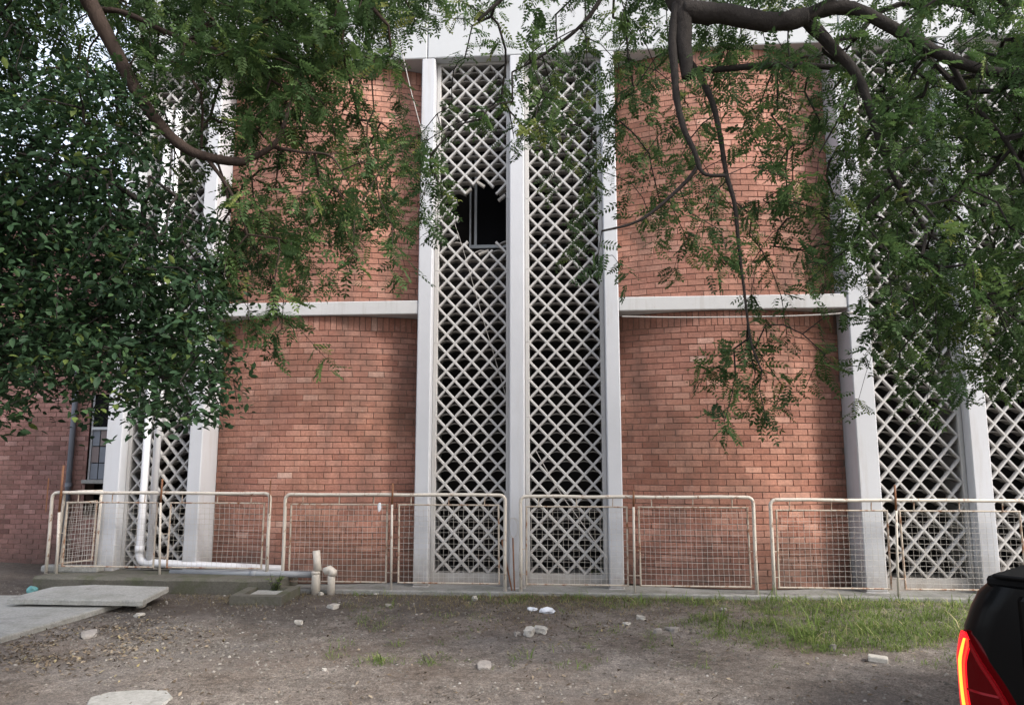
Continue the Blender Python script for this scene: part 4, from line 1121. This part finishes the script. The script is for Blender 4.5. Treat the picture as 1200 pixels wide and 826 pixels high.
for sg in (-1, 1):
    quad_pane('side_window', [(sg*.845, 1.84, 1.20), (sg*.850, 2.55, 1.20), (sg*.675, 2.55, 1.72), (sg*.69, 1.90, 1.68)], .012, cabo)
    quad_pane('side_window', [(sg*.850, 2.64, 1.20), (sg*.838, 3.55, 1.20), (sg*.69, 3.16, 1.68), (sg*.675, 2.64, 1.72)], .012, cabo)
    m = MB(); m.bbox(sg*.95-.09, sg*.95+.09, 3.32, 3.44, 1.17, 1.33, .03); m.obj('mirror', 'car_black', car)
    m = MB(); m.bbox(sg*.72-.16, sg*.72+.16, 5.0, 5.17, .78, .93, .03); m.obj('headlight', 'lamp_white', car)
quad_pane('rear_window', [(-.66, 1.655, 1.24), (.66, 1.655, 1.24), (.58, 1.765, 1.63), (-.58, 1.765, 1.63)], .012, cabo)
quad_pane('windscreen', [(-.70, 3.80, 1.21), (.70, 3.80, 1.21), (.60, 3.33, 1.66), (-.60, 3.33, 1.66)], .014, cabo)
for y in (1.05, 4.25):
    for sg in (-1, 1):
        x = sg*.83; m = MB()
        rt = [(.36, -.11), (.385, -.06), (.385, .06), (.36, .11), (.24, .115), (.24, -.115)]; N = 28
        vs = [(x+b, y+r*math.cos(2*math.pi*i/N), .385+r*math.sin(2*math.pi*i/N)) for i in range(N) for r, b in rt]
        fs = [(i*6+k, ((i+1) % N)*6+k, ((i+1) % N)*6+(k+1) % 6, i*6+(k+1) % 6) for i in range(N) for k in range(6)]
        m.add(vs, fs); wh = m.obj('wheel', 'tyre', car, True)
        m = MB(); m.tube([(x-.09, y, .385), (x+.09, y, .385)], .238, 24)
        for k in range(6):
            a = k*math.pi/3; m.tube([(x+sg*.10, y, .385), (x+sg*.10, y+.22*math.cos(a), .385+.22*math.sin(a))], .03, 6)
        m.obj('rim', 'rim', wh)
# tail lamps: lens wraps the rear corner, light strip along the outer edge
def cpt(sg, s, z, off):                        # s < 0 along the flank, 0..RC*pi/2 round the corner, then across the rear
    w = hw(z)+off; R = RC+off; arc = R*math.pi/2
    if s < 0: x, y = w, RC-s
    elif s < arc: a = s/R; x, y = w-R+R*math.cos(a), RC-R*math.sin(a)
    else: x, y = w-R-(s-arc), RC-R
    return (sg*x, y, z)
def lamp(sg):
    zs_ = list(np.linspace(.60, 1.015, 22))
    smax = lambda z: .325-.205*max(0, (z-.60)/.415)**2
    smin = lambda z: -.055+.16*max(0, (z-.88)/.135)**2.4
    def patch(f0, f1, off, nm, mat, parent, zlist=zs_, ns=14, th=.018):
        m = MB(); vs = []; fs = []
        for z in zlist:
            for k in range(ns+1): vs.append(cpt(sg, f0(z)+(f1(z)-f0(z))*k/ns, z, off))
        nf = len(vs)
        for z in zlist:
            for k in range(ns+1): vs.append(cpt(sg, f0(z)+(f1(z)-f0(z))*k/ns, z, off-th))
        w = ns+1; H = len(zlist)
        for j in range(H-1):
            for k in range(ns):
                a = j*w+k; q = (a, a+1, a+w+1, a+w); fs.append(q)
        for j in range(H-1):
            for k in (0, ns): a = j*w+k; fs.append((a, a+w, a+w+nf, a+nf))
        for k in range(ns):
            for j in (0, H-1): a = j*w+k; fs.append((a, a+1, a+1+nf, a+nf))
        m.add(vs, fs); return m.obj(nm, mat, parent, True)
    L = patch(smin, smax, .012, 'tail_lamp', 'lamp_red', car)
    ed = lambda z: .105+.035*((z-.83)/.19)**2
    patch(lambda z: max(ed(z)-.055, smin(z)+.004), lambda z: min(ed(z)+.030, smax(z)-.004), .0165, 'glow_band', 'lamp_edge', L, list(np.linspace(.61, 1.008, 18)), 6, .012)
    patch(lambda z: ed(z)-.007+.005*max(0,(z-.9)/.1), lambda z: ed(z)+.009-.007*max(0,(z-.9)/.1), .0205, 'light_strip', 'lamp_strip', L, list(np.linspace(.66, .985, 16)), 4, .012)
    patch(lambda z: ed(z)+.031, lambda z: smax(z)-.01, .0155, 'lens_rib', 'lamp_dim', L, [.795, .803], 8, .008)
    patch(lambda z: smax(z)-.022, lambda z: smax(z)-.004, .0155, 'lens_border', 'lamp_dim', L, list(np.linspace(.62, .99, 16)), 3, .008)
lamp(-1); lamp(1)
car.rotation_euler = (0, 0, -PH)
loc_corner = Matrix.Rotation(-PH, 3, 'Z') @ Vector((-.925, .04, 0))
car.location = (corner.x-loc_corner.x, corner.y-loc_corner.y, .0)
